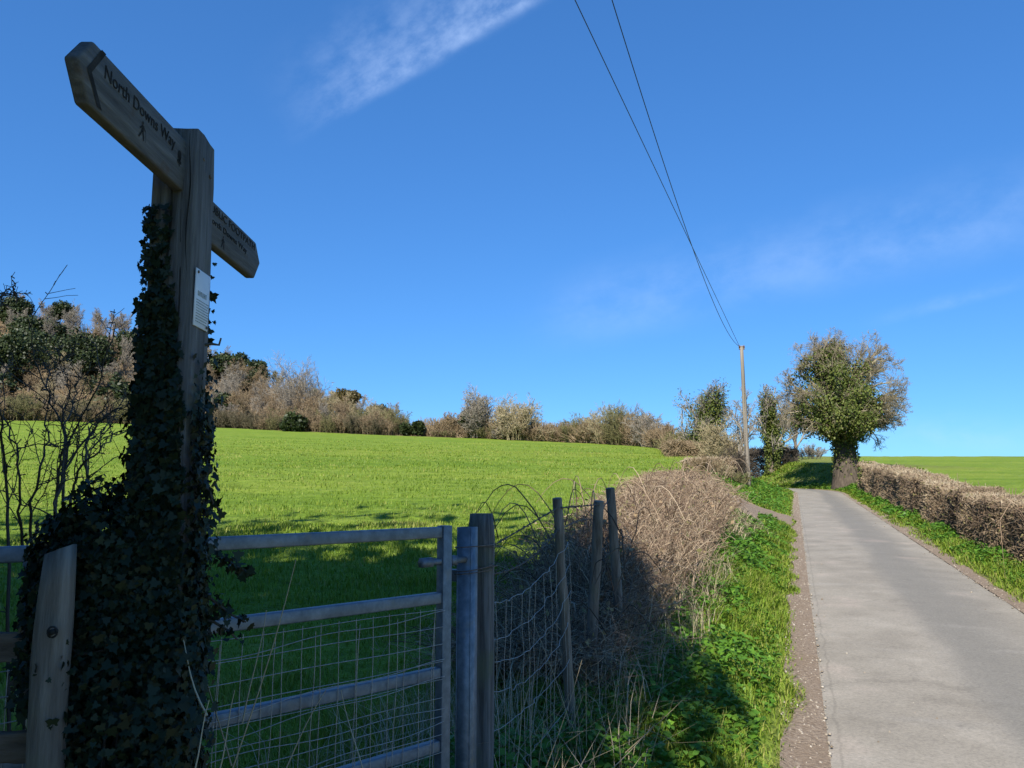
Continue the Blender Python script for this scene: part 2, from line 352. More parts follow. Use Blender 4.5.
    c = mixc(wmulx(mr(nz(3.1, 6, None, .75), .60, .72), .4), c, (.12, .112, .095))
    sp = ramp(nd, [(.3, (.62, .62, .62)), (.5, (1, 1, 1)), (.7, (1.36, 1.36, 1.34))]); lk.new(speck, sp.inputs['Fac'])
    x = nd.new('ShaderNodeMix'); x.data_type = 'RGBA'; x.blend_type = 'MULTIPLY'; x.inputs[0].default_value = .8; lk.new(c, x.inputs[6]); lk.new(sp.outputs[0], x.inputs[7]); c = x.outputs[2]
    p = nd.new('ShaderNodeBsdfPrincipled'); p.inputs['Roughness'].default_value = .85; p.inputs['Specular IOR Level'].default_value = .25; lk.new(c, p.inputs['Base Color'])
    b = nd.new('ShaderNodeBump'); b.inputs['Strength'].default_value = .5; b.inputs['Distance'].default_value = .006; lk.new(speck, b.inputs['Height']); lk.new(b.outputs[0], p.inputs['Normal'])
    o = nd.new('ShaderNodeOutputMaterial'); lk.new(p.outputs[0], o.inputs['Surface']); return m
M['road'] = road_mat()
M['gravel'] = surf('chalky_gravel', [(.25, (.09, .065, .045)), (.45, (.21, .16, .115)), (.65, (.30, .24, .18)), (.85, (.46, .40, .325))], (38, 38, 38), 8, .95, .15, .8, .03, coord='Object', extra=(2.2, (.22, .165, .115), .52, .75))

# ------------------------------------------------------------------ world, sun, camera
EL = R(38.0); SAZ = R(18.0)
w = bpy.data.worlds.new('World'); scene.world = w; w.use_nodes = True
nt = w.node_tree; nd = nt.nodes; lk = nt.links; nd.clear()
sky = nd.new('ShaderNodeTexSky'); sky.sky_type = 'NISHITA'; sky.sun_disc = False; sky.sun_elevation = EL; sky.sun_rotation = R(198); sky.altitude = 100; sky.air_density = .9; sky.dust_density = .05; sky.ozone_density = 2.5
bg = nd.new('ShaderNodeBackground'); bg.inputs['Strength'].default_value = .112
tc = nd.new('ShaderNodeTexCoord')
def vdot(vec):
    n = nd.new('ShaderNodeVectorMath'); n.operation = 'DOT_PRODUCT'; lk.new(tc.outputs['Generated'], n.inputs[0]); n.inputs[1].default_value = [float(c) for c in vec]; return n.outputs['Value']
def wmr(v, a, b, c=0., d=1.):
    x = nd.new('ShaderNodeMapRange'); x.interpolation_type = 'SMOOTHSTEP'; x.inputs['From Min'].default_value = a; x.inputs['From Max'].default_value = b; x.inputs['To Min'].default_value = c; x.inputs['To Max'].default_value = d; lk.new(v, x.inputs['Value']); return x.outputs[0]
def wmul(a, b):
    x = nd.new('ShaderNodeMath'); x.operation = 'MULTIPLY'
    for i, q in enumerate((a, b)):
        if isinstance(q, (int, float)): x.inputs[i].default_value = q
        else: lk.new(q, x.inputs[i])
    return x.outputs[0]
def wadd(a, b):
    x = nd.new('ShaderNodeMath'); x.operation = 'ADD'; x.use_clamp = True; lk.new(a, x.inputs[0]); lk.new(b, x.inputs[1]); return x.outputs[0]
def cirrus(p1, p2, wlo, whi, e0, e1, amt, nscale=14):
    """a thin wind-drawn cloud along the arc of sky between two directions"""
    a = unit(ray(*p1)); b = unit(ray(*p2)); n = unit(np.cross(a, b)); tdir = unit(b - a * (a @ b))
    across = vdot(n); along = vdot(tdir)
    cmb = nd.new('ShaderNodeCombineXYZ'); lk.new(wmul(along, 1.3), cmb.inputs[0]); lk.new(wmul(across, 2.0), cmb.inputs[1])
    nz = nd.new('ShaderNodeTexNoise'); nz.inputs['Scale'].default_value = nscale; nz.inputs['Detail'].default_value = 6; nz.inputs['Roughness'].default_value = .62; lk.new(cmb.outputs[0], nz.inputs['Vector'])
    band = wmul(wmr(across, -wlo, 0), wmr(across, whi, 0)); L = float(b @ tdir)
    return wmul(wmul(wmul(band, wmr(nz.outputs['Fac'], .28, .78)), wmul(wmr(along, e0 * L, e0 * L + .12), wmr(along, e1 * L, e1 * L - .15))), amt)
c1 = cirrus((520, 2), (325, 118), .015, .11, -.6, 1.25, .33)
c1b = cirrus((520, 2), (325, 118), .02, .05, -.6, .95, .22, 18)
c2 = cirrus((980, 220), (560, 320), .06, .08, -.3, 1.15, .22, 6)
c3 = cirrus((1010, 285), (860, 325), .012, .014, -.3, 1.1, .26, 9)
c4 = cirrus((1000, 435), (860, 425), .03, .03, -.6, 1.3, .25, 9)
allc = wadd(wadd(c1, c1b), wadd(wadd(c2, c3), c4))
hs = nd.new('ShaderNodeHueSaturation'); hs.inputs['Saturation'].default_value = 1.28; hs.inputs['Value'].default_value = 1.45
gm = nd.new('ShaderNodeGamma'); gm.inputs['Gamma'].default_value = .62; lk.new(sky.outputs[0], gm.inputs['Color']); lk.new(gm.outputs[0], hs.inputs['Color'])
mx = nd.new('ShaderNodeMix'); mx.data_type = 'RGBA'; lk.new(allc, mx.inputs[0]); tn = nd.new('ShaderNodeMix'); tn.data_type = 'RGBA'; tn.blend_type = 'MULTIPLY'; tn.inputs[0].default_value = 1; tn.inputs[7].default_value = (.34, .69, 1.12, 1); lk.new(hs.outputs[0], tn.inputs[6]); lk.new(tn.outputs[2], mx.inputs[6]); mx.inputs[7].default_value = (3.4, 4.5, 6.6, 1)
lk.new(mx.outputs[2], bg.inputs['Color'])
ow = nd.new('ShaderNodeOutputWorld'); lk.new(bg.outputs[0], ow.inputs['Surface'])

sl = bpy.data.lights.new('sun', 'SUN'); sl.energy = 5.0; sl.angle = R(.53); sl.color = (1.0, .94, .84)
so = bpy.data.objects.new('sun', sl); COL.objects.link(so); so.location = (-20, -40, 40)
travel = Vector((math.sin(SAZ) * math.cos(EL), math.cos(SAZ) * math.cos(EL), -math.sin(EL)))
so.rotation_euler = travel.to_track_quat('-Z', 'Y').to_euler()

cam = bpy.data.cameras.new('camera'); co = bpy.data.objects.new('camera', cam); COL.objects.link(co)
cam.sensor_width = 36; cam.lens = 36 * F / 1024; cam.clip_start = .05; cam.clip_end = 4000
co.location = (0, 0, EYE); co.rotation_euler = (R(90) + PITCH, 0, 0); scene.camera = co
vs = scene.view_settings; vs.view_transform = 'Standard'; vs.look = 'None'; vs.exposure = 0.82; vs.gamma = 1; vs.use_curve_mapping = False
scene.render.engine = 'CYCLES'; cy = scene.cycles; cy.max_bounces = 6; cy.diffuse_bounces = 3; cy.glossy_bounces = 2; cy.transmission_bounces = 3; cy.caustics_reflective = False; cy.caustics_refractive = False
try: cy.use_denoising = True; cy.denoiser = 'OPENIMAGEDENOISE'
except Exception: pass

# ------------------------------------------------------------------ ground sheet, road, gravel
def build_ground():
    az = np.concatenate([np.linspace(-180, -54, 64)[:-1], np.linspace(-54, 54, 433), np.linspace(54, 180, 64)[1:-1]])
    rr = .12 * 1.0215 ** np.arange(0, 445); rr = rr[rr < 1500]
    a, r = np.meshgrid(np.radians(az), rr, indexing='ij')
    X = r * np.sin(a); Y = r * np.cos(a); z, s, u = H(X.ravel(), Y.ravel(), True)
    na, nr = X.shape
    ia = np.arange(na)[:, None]; ir = np.arange(nr - 1)[None]; ja = (ia + 1) % na
    f = np.stack([ia * nr + ir, ja * nr + ir, ja * nr + ir + 1, ia * nr + ir + 1], -1).reshape(-1, 4)[:, ::-1]
    X = X.ravel(); Y = Y.ravel()
    edge = 97 + 3 * np.sin(X * .11) + (vnoise(X / 4, Y / 4) - .5) * 4
    wood = sstep((Y - edge) / 3) * ((u < 0) & (X < 34))
    worn = (1 - sstep((np.abs(u) - 1.2) / .35)) * .9
    # bare soil under the hedge and brambles, dusty gateway
    soil = .7 * np.exp(-((u + 2.75) / .5) ** 2) * (s > 2) * (s < 23) + .7 * np.exp(-((u - 2.3) / .5) ** 2) * (s < 56)
    bank = .35 * sstep((s - 44) / 8) * (u > 1.2) * (u < 9)
    v = np.stack([X, Y, z], 1); g = Geo(); g.add(v, f, np.clip(np.maximum.reduce([wood, worn, soil, bank]), 0, 1))
    c = len(v); g.add(np.array([[0, 0, H(0., 0.)]]), np.zeros((0, 4), np.int32), .9)
    ring = np.arange(na) * nr
    g.f.append(np.stack([np.full(na, c), ring, np.roll(ring, -1)], 1)[:, ::-1].astype(np.int32))
    o = g.build('ground', M['ground'], smooth=True); o['kind'] = 'structure'
build_ground()

def strip(name, mat, s0, s1, ulo, uhi, n=8, ds=.35, lift=.004, zfun=None, skirt=False):
    ss = np.arange(s0, s1 + 1e-6, ds); q = np.linspace(0, 1, n)
    cx = np.interp(ss, LINE[:, 2], LINE[:, 0]); cyy = np.interp(ss, LINE[:, 2], LINE[:, 1]); tx = np.gradient(cx, ss); ty = np.gradient(cyy, ss); l = np.hypot(tx, ty); nx = ty / l; ny = -tx / l
    lo = ulo(ss); hi = uhi(ss); U = lo[:, None] + (hi - lo)[:, None] * q
    X = cx[:, None] + nx[:, None] * U; Y = cyy[:, None] + ny[:, None] * U
    if zfun is None: Z = H(X, Y) + lift
    else: Z = zfun(ss[:, None] + 0 * U, U, X, Y)
    v = np.stack([X, Y, Z], -1).reshape(-1, 3); i = np.arange(len(ss) - 1)[:, None]; j = np.arange(n - 1)[None]
    f = np.stack([i * n + j, i * n + j + 1, (i + 1) * n + j + 1, (i + 1) * n + j], -1).reshape(-1, 4)
    g = Geo(); g.add(v, f); o = g.build(name, mat, smooth=True); o['kind'] = 'structure'
    uvl = o.data.uv_layers.new(name='UVMap'); UV = np.stack([U, ss[:, None] + 0 * U], -1).reshape(-1, 2).astype(np.float32)
    li = np.empty(len(o.data.loops), np.int32); o.data.loops.foreach_get('vertex_index', li); uvl.data.foreach_set('uv', UV[li].ravel())
    return o
def wig(s, a, f, seed): return (vnoise(s * f, s * 0 + .5, seed) - .5) * 2 * a
def roadz(s, u, X, Y):
    z = GRADE * np.minimum(s, 75) + .012 * np.maximum(s - 75, 0)
    return z + .012 - .018 * (u / 1.17) ** 2 - .02 * sstep((np.abs(u) - 1.13) / .06)
strip('lane', M['road'], -55, 110, lambda s: -1.15 + wig(s, .045, 1.1, 11) + wig(s, .03, 4.2, 12), lambda s: 1.16 + wig(s, .05, .9, 13) + wig(s, .03, 4.2, 14), 22, .12, zfun=roadz)
def gz(s, u, X, Y): return H(X, Y) + .016
strip('gravel_edge', M['gravel'], -12, 50, lambda s: -1.30 - np.interp(s, [0, 5, 14, 17, 21, 25, 40], [.04, .05, .06, .14, .28, .10, .03]) + wig(s, .06, 1.7, 21), lambda s: 0 * s - 1.12, 8, .25, zfun=gz)
strip('gravel_edge', M['gravel'], -12, 52, lambda s: 0 * s + 1.13, lambda s: 1.25 + np.interp(s, [0, 12, 17, 21, 26, 30], [.03, .03, .10, .34, .22, .05]) + wig(s, .05, 1.9, 22), 6, .25, zfun=gz)
strip('farm_track', M['gravel'], 17.5, 25.8, lambda s: np.interp(s, [17.5, 19, 21, 23.8, 25.8], [-1.75, -2.6, -3.6, -3.8, -1.8]) + wig(s, .12, 1.5, 31),
      lambda s: np.interp(s, [17.5, 18.4, 20.6, 22.2, 25.8], [-1.5, -1.8, -2.15, -1.36, -1.33]) + wig(s, .05, 2, 32), 14, .2, zfun=lambda s, u, X, Y: H(X, Y) + .024)

def pebbles():
    g = Geo(); n = 5200; s = 2 + 44 * rng.random(n) ** 1.8; sd = rng.random(n) < .68; u = np.where(sd, -1.10 - .30 * rng.random(n) ** 1.3, 1.08 + .22 * rng.random(n)); far = rng.random(n) < .06; u = np.where(far, rng.uniform(-1.1, 1.1, n), u)
    cx = np.interp(s, LINE[:, 2], LINE[:, 0]); cyy = np.interp(s, LINE[:, 2], LINE[:, 1]); tx = np.interp(s + .3, LINE[:, 2], LINE[:, 0]) - cx; ty = np.interp(s + .3, LINE[:, 2], LINE[:, 1]) - cyy; l = np.hypot(tx, ty)
    X = cx + ty / l * u; Y = cyy - tx / l * u; r_ = (.004 + .011 * rng.random(n) ** 3) * (1 + s * .02); z = np.maximum(H(X, Y) + .014, np.where(np.abs(u) < 1.12, GRADE * s + .006, -9)); P = np.stack([X, Y, z], 1)
    o6 = np.array([[1, 0, 0], [0, 1, 0], [-1, 0, 0], [0, -1, 0], [0, 0, .7], [0, 0, -.7]], float); v = P[:, None] + o6[None] * r_[:, None, None] * (.7 + .6 * rng.random((n, 6, 1)))
    f = np.array([[0, 1, 4], [1, 2, 4], [2, 3, 4], [3, 0, 4], [1, 0, 5], [2, 1, 5], [3, 2, 5], [0, 3, 5]]); g.add(v.reshape(-1, 3), (np.arange(n)[:, None, None] * 6 + f[None]).reshape(-1, 3), np.repeat(rng.random(n), 6)); tag(g.build('gravel', M['stone']), kind='stuff')
M['stone'] = foliage('loose_stones', [(.16, .125, .09), (.27, .23, .18), (.40, .36, .30)], 0, .9)
pebbles()

# ------------------------------------------------------------------ grass and leafy verges
def blades(g, X, Y, h, w, lean=.35, rnd=None, five=True):
    n = len(X); z = H(X, Y) - .01; P = np.stack([X, Y, z], 1); a = rng.random(n) * 2 * np.pi
    sd = np.stack([np.cos(a), np.sin(a), 0 * a], 1); fw = np.stack([-np.sin(a), np.cos(a), 0 * a], 1)
    ln = lean * (.3 + rng.random(n)); up = np.array([0, 0, 1.]); h = np.broadcast_to(h, (n,)); w = np.broadcast_to(w, (n,))
    mid = P + up * (h * .55)[:, None] + fw * (h * ln * .3)[:, None]; tip = P + up * (h * (1 - .3 * ln))[:, None] + fw * (h * ln)[:, None]
    if rnd is None: rnd = rng.random(n)
    if five:
        v = np.stack([P - sd * w[:, None], P + sd * w[:, None], mid + sd * (w * .75)[:, None], mid - sd * (w * .75)[:, None], tip], 1); b = np.arange(n)[:, None] * 5
        g.add(v.reshape(-1, 3), b + np.array([[0, 1, 2, 3]]), np.repeat(rnd, 5)); g.f.append((b + np.array([[3, 2, 4]])).astype(np.int32) + g.n - 5 * n)
    else:
        v = np.stack([P - sd * w[:, None], P + sd * w[:, None], tip], 1); g.add(v.reshape(-1, 3), np.arange(n * 3).reshape(n, 3), np.repeat(rnd, 3))
def field_grass():
    g = Geo()
    for n, r0, r1, five in ((120000, 1.6, 13, True), (150000, 8, 75, False)):
        a = np.radians(rng.uniform(-46, 16, n)); r = r0 + (r1 - r0) * rng.random(n) ** 1.15; X = r * np.sin(a); Y = r * np.cos(a)
        s, u = road_coord(X, Y); keep = (u < -2.35) & ((X * .7 - Y * .713 < -2.1) | True); X, Y, r = X[keep], Y[keep], r[keep]
        t = vnoise(X / .8, Y / .8, 41) * .6 + vnoise(X / .25, Y / .25, 42) * .4
        keep = rng.random(len(X)) < (.25 + t) * (.45 + .9 * vnoise(X / 3, Y / 1.3, 45)) * np.clip((78 - r) / 45, 0, 1); X, Y, r, t = X[keep], Y[keep], r[keep], t[keep]
        blades(g, X, Y, (.035 + .11 * t ** 1.5) * (.7 + .6 * rng.random(len(X))), .0022 + .00055 * r, .6, np.clip(.02 + .45 * t + .42 * vnoise(X / 5 + Y * .02, Y / 2.4, 43) + .25 * (vnoise(X / 1.6, Y / .9, 44) > .74) + rng.normal(0, .2, len(X)), 0, 1), five)
    tag(g.build('field_grass', M['grass']), kind='stuff')
field_grass()
def verge():
    g = Geo(); gl = Geo()
    # left verge and the island by the track, then right verge and the bank at the bend
    def seed(n, s0, s1, u0, u1, pw=1.6):
        s = s0 + (s1 - s0) * rng.random(n) ** pw; u = rng.uniform(u0, u1, n)
        cx = np.interp(s, LINE[:, 2], LINE[:, 0]); cyy = np.interp(s, LINE[:, 2], LINE[:, 1]); tx = np.interp(s + .3, LINE[:, 2], LINE[:, 0]) - cx; ty = np.interp(s + .3, LINE[:, 2], LINE[:, 1]) - cyy
        l = np.hypot(tx, ty); return s, u, cx + ty / l * u, cyy - tx / l * u
    def track(s, u): return (s > 17.7) & (s < 25.6) & (u > np.interp(s, [17.5, 19, 21, 23.8, 25.8], [-1.75, -2.6, -3.6, -3.8, -1.8])) & (u < np.interp(s, [17.5, 18.4, 20.6, 22.2, 25.8], [-1.5, -1.8, -2.15, -1.36, -1.33]))
    for n, s0, s1, u0, u1, pw in ((95000, .6, 24, -2.75, -1.24, 1.5), (26000, 22, 50, -4.2, -1.32, 1.2), (42000, 5.5, 56, 1.2, 2.35, 1.5), (30000, 44, 64, -6, 5, 1.)):
        s, u, X, Y = seed(n, s0, s1, u0, u1, pw)
        e = np.where(u < 0, -u - 1.27, u - 1.22) + (vnoise(s * 1.6, u * 0 + 3, 51) - .5) * .22
        t = vnoise(X / .5, Y / .5, 52)
        k = (e > .03 - .06 * (rng.random(n) < .08)) & ~track(s, u) & (rng.random(n) < .4 + .6 * t)
        k &= ~((u < 0) & (s < 3) & (X * .7 - Y * .713 < -1.9))
        X, Y, s, e, t = X[k], Y[k], s[k], e[k], t[k]; m = len(X); near = np.clip(s, 3, 60)
        blades(g, X, Y, np.clip(.05 + .16 * t * np.clip(e * 3, .2, 1), 0, .3) * (.6 + .8 * rng.random(m)), .0022 + .0004 * near, .9, np.clip(rng.normal(.42, .28, m) + .45 * (rng.random(m) < .07), 0, 1))
    tag(g.build('verge_grass', M['grass']), kind='stuff')
    for n, s0, s1, u0, u1, pw in ((52000, .8, 23, -2.8, -1.45, 1.5), (9000, 23, 46, -4.2, -1.45, 1.2), (34000, 5.5, 54, 1.45, 2.3, 1.6), (5000, 44, 60, -6, 4, 1.)):
        s, u, X, Y = seed(n, s0, s1, u0, u1, pw); t = vnoise(X / .33, Y / .33, 61)
        e = np.abs(u) - 1.4 + (vnoise(s * 1.6, u * 0 + 3, 51) - .5) * .3
        k = (e > .02) & ~track(s, u) & (rng.random(n) < t * 1.3); X, Y, s, t, e = X[k], Y[k], s[k], t[k], e[k]; m = len(X)
        hh = (.03 + .22 * t * np.clip(e * 2.4, .15, 1)) * rng.random(m) ** .6
        P = np.stack([X, Y, H(X, Y) + hh], 1); dr = rdir(m) * [1, 1, .35] + [0, 0, .1]; nr = rdir(m) * .55 + [0, 0, 1.]
        leaves(gl, P, dr, nr, (.028 + .035 * rng.random(m)) * (1 + np.clip(s - 8, 0, 40) * .05), NETTLE if m < 25000 else LEAF, np.clip(rng.normal(.5, .28, m), 0, 1), .3)
    tag(gl.build('verge_weeds', M['verge']), kind='stuff')
    # short turf on the little island and dead grass spilling from the brambles
    gd = Geo()
    s, u, X, Y = seed(15000, 9, 27, -3.1, -1.75, 1.); t = vnoise(X / .6, Y / .6, 71); lim = np.interp(s, [9, 12, 15, 18, 19, 20], [-2.6, -2.3, -1.95, -1.9, -2.6, -3.6]); k = (u < lim + (t - .5) * .5) & ~track(s, u); X, Y, s = X[k], Y[k], s[k]
    blades(gd, X, Y, .12 + .24 * rng.random(len(X)), .0025 + .00028 * s, 1.3)
    s, u, X, Y = seed(4200, 1.5, 10, -3.2, -2.0, 1.); blades(gd, X, Y, .2 + .45 * rng.random(len(X)) ** 2, .0022 + 0 * s, .9)
    tag(gd.build('dead_grass', M['dry']), kind='stuff')
verge()
def stalks():
    """single dry stalks in front of the gate and fence"""
    g = Geo(); ps = []
    for (x0, y0, x1, y1, Z) in ((232, 768, 293, 560, 1.75), (222, 740, 203, 640, 1.75), (285, 768, 330, 690, 1.9), (250, 700, 262, 610, 2.0), (215, 768, 240, 690, 1.6), (585, 768, 625, 695, 3.0), (546, 768, 580, 660, 3.2), (560, 700, 530, 610, 3.6), (610, 768, 655, 725, 3.2), (360, 768, 345, 690, 2.2), (190, 768, 215, 700, 1.5), (205, 700, 180, 640, 1.55), (530, 768, 536, 700, 3.1), (640, 740, 690, 690, 3.6), (515, 768, 520, 690, 3.0), (540, 740, 570, 690, 3.3)):
        a = at_z(x0, y0, Z); b = at_z(x1, y1, Z * 1.03); a2 = a + (a - b) * .25; k = np.linspace(0, 1, 7)[:, None]
        ps.append(a2 + (b - a2) * k + np.array([.012, .0, 0]) * np.sin(k * 3.0 + x0))
    tubes(g, np.array(ps), np.linspace(.0022, .0009, 7)[None], 4)
    # a trailing cut bramble stem
    tag(g.build('dry_stalks', M['dry']), kind='stuff')
stalks()

# ------------------------------------------------------------------ twig growth
def spawn(r, P, rad, n, lo, hi, L, ang, up, M2=4, wob=.12, rf=.6, rmin=.006, out=None):
    """children of the polylines P (N,M,3)"""
    Nn, Mm, _ = P.shape
    f = lo + (hi - lo) * (np.tile(np.arange(n), (Nn, 1)) + r.random((Nn, n))) / n
    x = f * (Mm - 1); i = np.minimum(x.astype(int), Mm - 2); w_ = (x - i)[..., None]
    idx = np.arange(Nn)[:, None]; p = P[idx, i] * (1 - w_) + P[idx, i + 1] * w_; T = unit(P[idx, i + 1] - P[idx, i])
    rr = (rad[idx, i] * (1 - w_[..., 0]) + rad[idx, i + 1] * w_[..., 0]) * rf
    plen = np.linalg.norm(np.diff(P, axis=1), axis=2).sum(1)[:, None]
    ln = plen * L * (1.15 - .55 * f) * (.7 + .6 * r.random((Nn, n)))
    q = r.normal(size=(Nn, n, 3)); q -= (q * T).sum(-1, keepdims=True) * T; q = unit(q)
    a = ang * (.7 + .6 * r.random((Nn, n, 1))); d = T * np.cos(a) + q * np.sin(a) + np.array([0, 0, up]); d = unit(d)
    p = p.reshape(-1, 3); d = d.reshape(-1, 3); ln = ln.ravel(); rr = np.maximum(rr.ravel(), rmin)
    pts = [p]; st_ = ln / (M2 - 1)
    for k in range(M2 - 1):
        d = unit(d + r.normal(size=d.shape) * wob + np.array([0, 0, up * .25])); pts.append(pts[-1] + d * st_[:, None])
    C = np.stack(pts, 1); rd = rr[:, None] * np.linspace(1, .45, M2)[None]
    return C, np.maximum(rd, rmin * .7)
def bare_tree(seed, h=8., trunk_r=.16, lvls=((9, .25, .98, .62, .75, .28), (6, .2, 1, .55, .7, .18), (6, .15, 1, .5, .7, .1), (4, .2, 1, .55, .7, .05)), lean=.04, rmin=.012):
    r = np.random.default_rng(seed); k = 7
    d = np.array([0, 0, 1.]); pts = [np.zeros(3)]
    for i in range(k - 1): d = unit(d + r.normal(size=3) * .1 + np.array([lean, 0, .2])); pts.append(pts[-1] + d * h * .72 / (k - 1))
    P = np.array(pts)[None]; rad = (trunk_r * np.array([1.35, 1, .85, .72, .58, .42, .28]))[None]
    out = [(P, rad)]
    for (n, lo, hi, L, ang, up) in lvls:
        P, rad = spawn(r, P, rad, n, lo, hi, L, ang, up, 5 if len(out) < 3 else 4, .16, .62, rmin); out.append((P, rad))
    return out
def bush_twigs(seed, h=2.5, spread=1.2, stems=14, lvls=((8, .03, 1, .5, .7, .15), (5, .1, 1, .55, .75, .08), (4, .1, 1, .6, .8, .05)), rmin=.011, r0=.03):
    r = np.random.default_rng(seed); a = r.random(stems) * 2 * np.pi; k = 5; q = np.sqrt(r.random(stems))
    tgt = np.stack([np.cos(a) * spread * q, np.sin(a) * spread * q, h * (1 - .35 * q ** 2) * (.75 + .3 * r.random(stems))], 1); b = tgt * [.55, .55, 0]
    t = np.linspace(0, 1, k)[None, :, None]; P = b[:, None] + (tgt - b)[:, None] * t * np.stack([t[..., 0] ** .2, t[..., 0] ** .2, t[..., 0] ** 0], -1) + r.normal(size=(stems, k, 3)) * .04 * h * t
    rad = np.broadcast_to(r0 * np.linspace(1, .4, k), (stems, k)); out = [(P, rad)]
    for (n, lo, hi, L, ang, up) in lvls:
        P, rad = spawn(r, P, rad, n, lo, hi, L, ang, up, 4, .18, .6, rmin); out.append((P, rad))
    return out
def tube_levels(g, lv, off, sides=(6, 5, 4, 3, 3, 3), rnd=None):
    for i, (P, rad) in enumerate(lv): tubes(g, P + off, rad, sides[min(i, len(sides) - 1)], rnd)

# ------------------------------------------------------------------ hillside wood and hedgerow
def proto_tree(name, seed, h, mat, **kw):
    lv = bare_tree(seed, h, **kw); root = empty(name, (0, 0, 0), 'x', 'tree')
    g = Geo(); tube_levels(g, lv[:1], 0); g.build('trunk', M['bark'], root)
    g = Geo(); tube_levels(g, lv[1:], 0, (4, 3, 3, 3)); g.build('crown', mat, root); return root
def proto_bush(name, seed, h, sp, mat, **kw):
    lv = bush_twigs(seed, h, sp, **kw); g = Geo(); tube_levels(g, lv, 0, (4, 3, 3, 3)); return g.build(name, mat)
DENSE = ((10, .2, .98, .6, .8, .3), (7, .15, 1, .55, .7, .2), (6, .15, 1, .5, .7, .1), (4, .2, 1, .6, .7, .05))
PT = [(proto_tree('bare_tree', 11, 8, M['twig_grey'], lvls=DENSE, rmin=.022), 'grey leafless tree crowded among the others on the wooded hillside', 'grey leafless trees of the hillside wood'),
      (proto_tree('bare_tree', 12, 7, M['twig_pink'], lvls=DENSE, rmin=.022), 'russet leafless tree crowded among the others on the wooded hillside', 'russet leafless trees of the hillside wood'),
      (proto_tree('bare_tree', 13, 7, M['twig_straw'], lvls=DENSE, rmin=.022), 'straw coloured leafless tree crowded among the others on the wooded hillside', 'straw coloured leafless trees of the hillside wood'),
      (proto_tree('bare_tree', 14, 6, M['twig_olive'], lvls=DENSE, rmin=.022), 'olive tinged leafless tree crowded among the others on the wooded hillside', 'olive tinged leafless trees of the hillside wood')]
PB = [(proto_bush('leafless_shrub', 21, 2.4, 1.7, M['twig_pink'], rmin=.016), 'russet leafless shrub in the scrub at the foot of the wooded hillside', 'russet shrubs edging the hillside wood'),
      (proto_bush('leafless_shrub', 22, 2.6, 1.8, M['twig_olive'], rmin=.016), 'olive leafless shrub in the scrub at the foot of the wooded hillside', 'olive shrubs edging the hillside wood'),
      (proto_bush('leafless_shrub', 23, 2.2, 1.7, M['twig_dark'], rmin=.016), 'dark brown leafless shrub in the scrub at the foot of the wooded hillside', 'dark brown shrubs edging the hillside wood')]
used = set()
def put(proto, P, sc, rz=None, label=None, group=None, szz=1.):
    root = proto
    o = root if id(root) not in used else copy_tree(root); used.add(id(root))
    o.location = Vector([float(c) for c in P]); o.scale = (sc, sc, sc * szz); o.rotation_euler = (0, 0, float(rng.random() * 6.28 if rz is None else rz))
    if label: o['label'] = label
    o['category'] = 'tree' if 'tree' in o.name else 'shrub'
    if group: o['group'] = group
    elif 'group' in o: del o['group']
    return o
def hillside():
    pts = []; tries = 0
    while len(pts) < 175 and tries < 9000:
        tries += 1; Y = 101 + 84 * rng.random() ** 1.15; X = rng.uniform(-.72, -.14) * Y
        if X > -22: continue
        A = np.interp(X, HX, HA)
        if A < 3: continue
        sp = 4.6
        if all((X - a) ** 2 + (Y - b) ** 2 > sp * sp for a, b in pts): pts.append((X, Y))
    for X, Y in pts:
        cl = vnoise(np.array([X / 17]), np.array([Y / 17]), 77)[0]; j = int(np.clip(cl * 5.2 - .6 + rng.normal(0, .5), 0, 3)); pr, lb, gp = PT[j]
        put(pr, (X, Y, H(X, Y) - .2), rng.uniform(.62, 1.0) * (1.0 if Y > 112 else .75), label=lb, group=gp)
    n = 0
    for X in np.arange(-74, -14, 1.55):
        for row in (0, 1, 2):
            x = X + rng.uniform(-.6, .6); Y = 98.5 + row * 2.8 + rng.uniform(-.7, .7) + 3 * math.sin(x * .11); pr, lb, gp = PB[int(rng.integers(0, 3))]
            put(pr, (x, Y, H(x, Y) - .1), rng.uniform(.7, 1.25), label=lb, group=gp)
hillside()
def lumps(seed, w_, h_, n, size, mat_g, bottom=0.0, nl=9):
    """leafy mass: leaves on and in a few uneven lobes"""
    r = np.random.default_rng(seed); c = []
    for i in range(nl):
        a = r.random() * 6.28; q = r.random() ** .5 * .62; zz = bottom + (h_ - bottom) * (.2 + .62 * r.random()); k = 1 - .5 * abs((zz - bottom) / (h_ - bottom) - .4)
        c.append((math.cos(a) * q * w_ * .5 * k, math.sin(a) * q * w_ * .5 * k, zz, (.2 + .16 * r.random()) * min(w_, 1.5 * h_)))
    c = np.array(c); k = r.integers(0, nl, n); d = rdir(n, r); rad = c[k, 3] * (.72 + .34 * r.random(n)) * (1 + .25 * np.sin(d[:, 0] * 9 + k) * np.cos(d[:, 2] * 8 + 2 * k))
    P = c[k, :3] + d * rad[:, None] * [1, 1, .8]; P[:, 2] = np.maximum(P[:, 2], bottom * .3)
    leaves(mat_g, P, rdir(n, r) + d * .4, d + rdir(n, r) * .7, size * (.6 + .8 * r.random(n)), LEAF, np.clip(r.normal(.45, .25, n), 0, 1), .2)
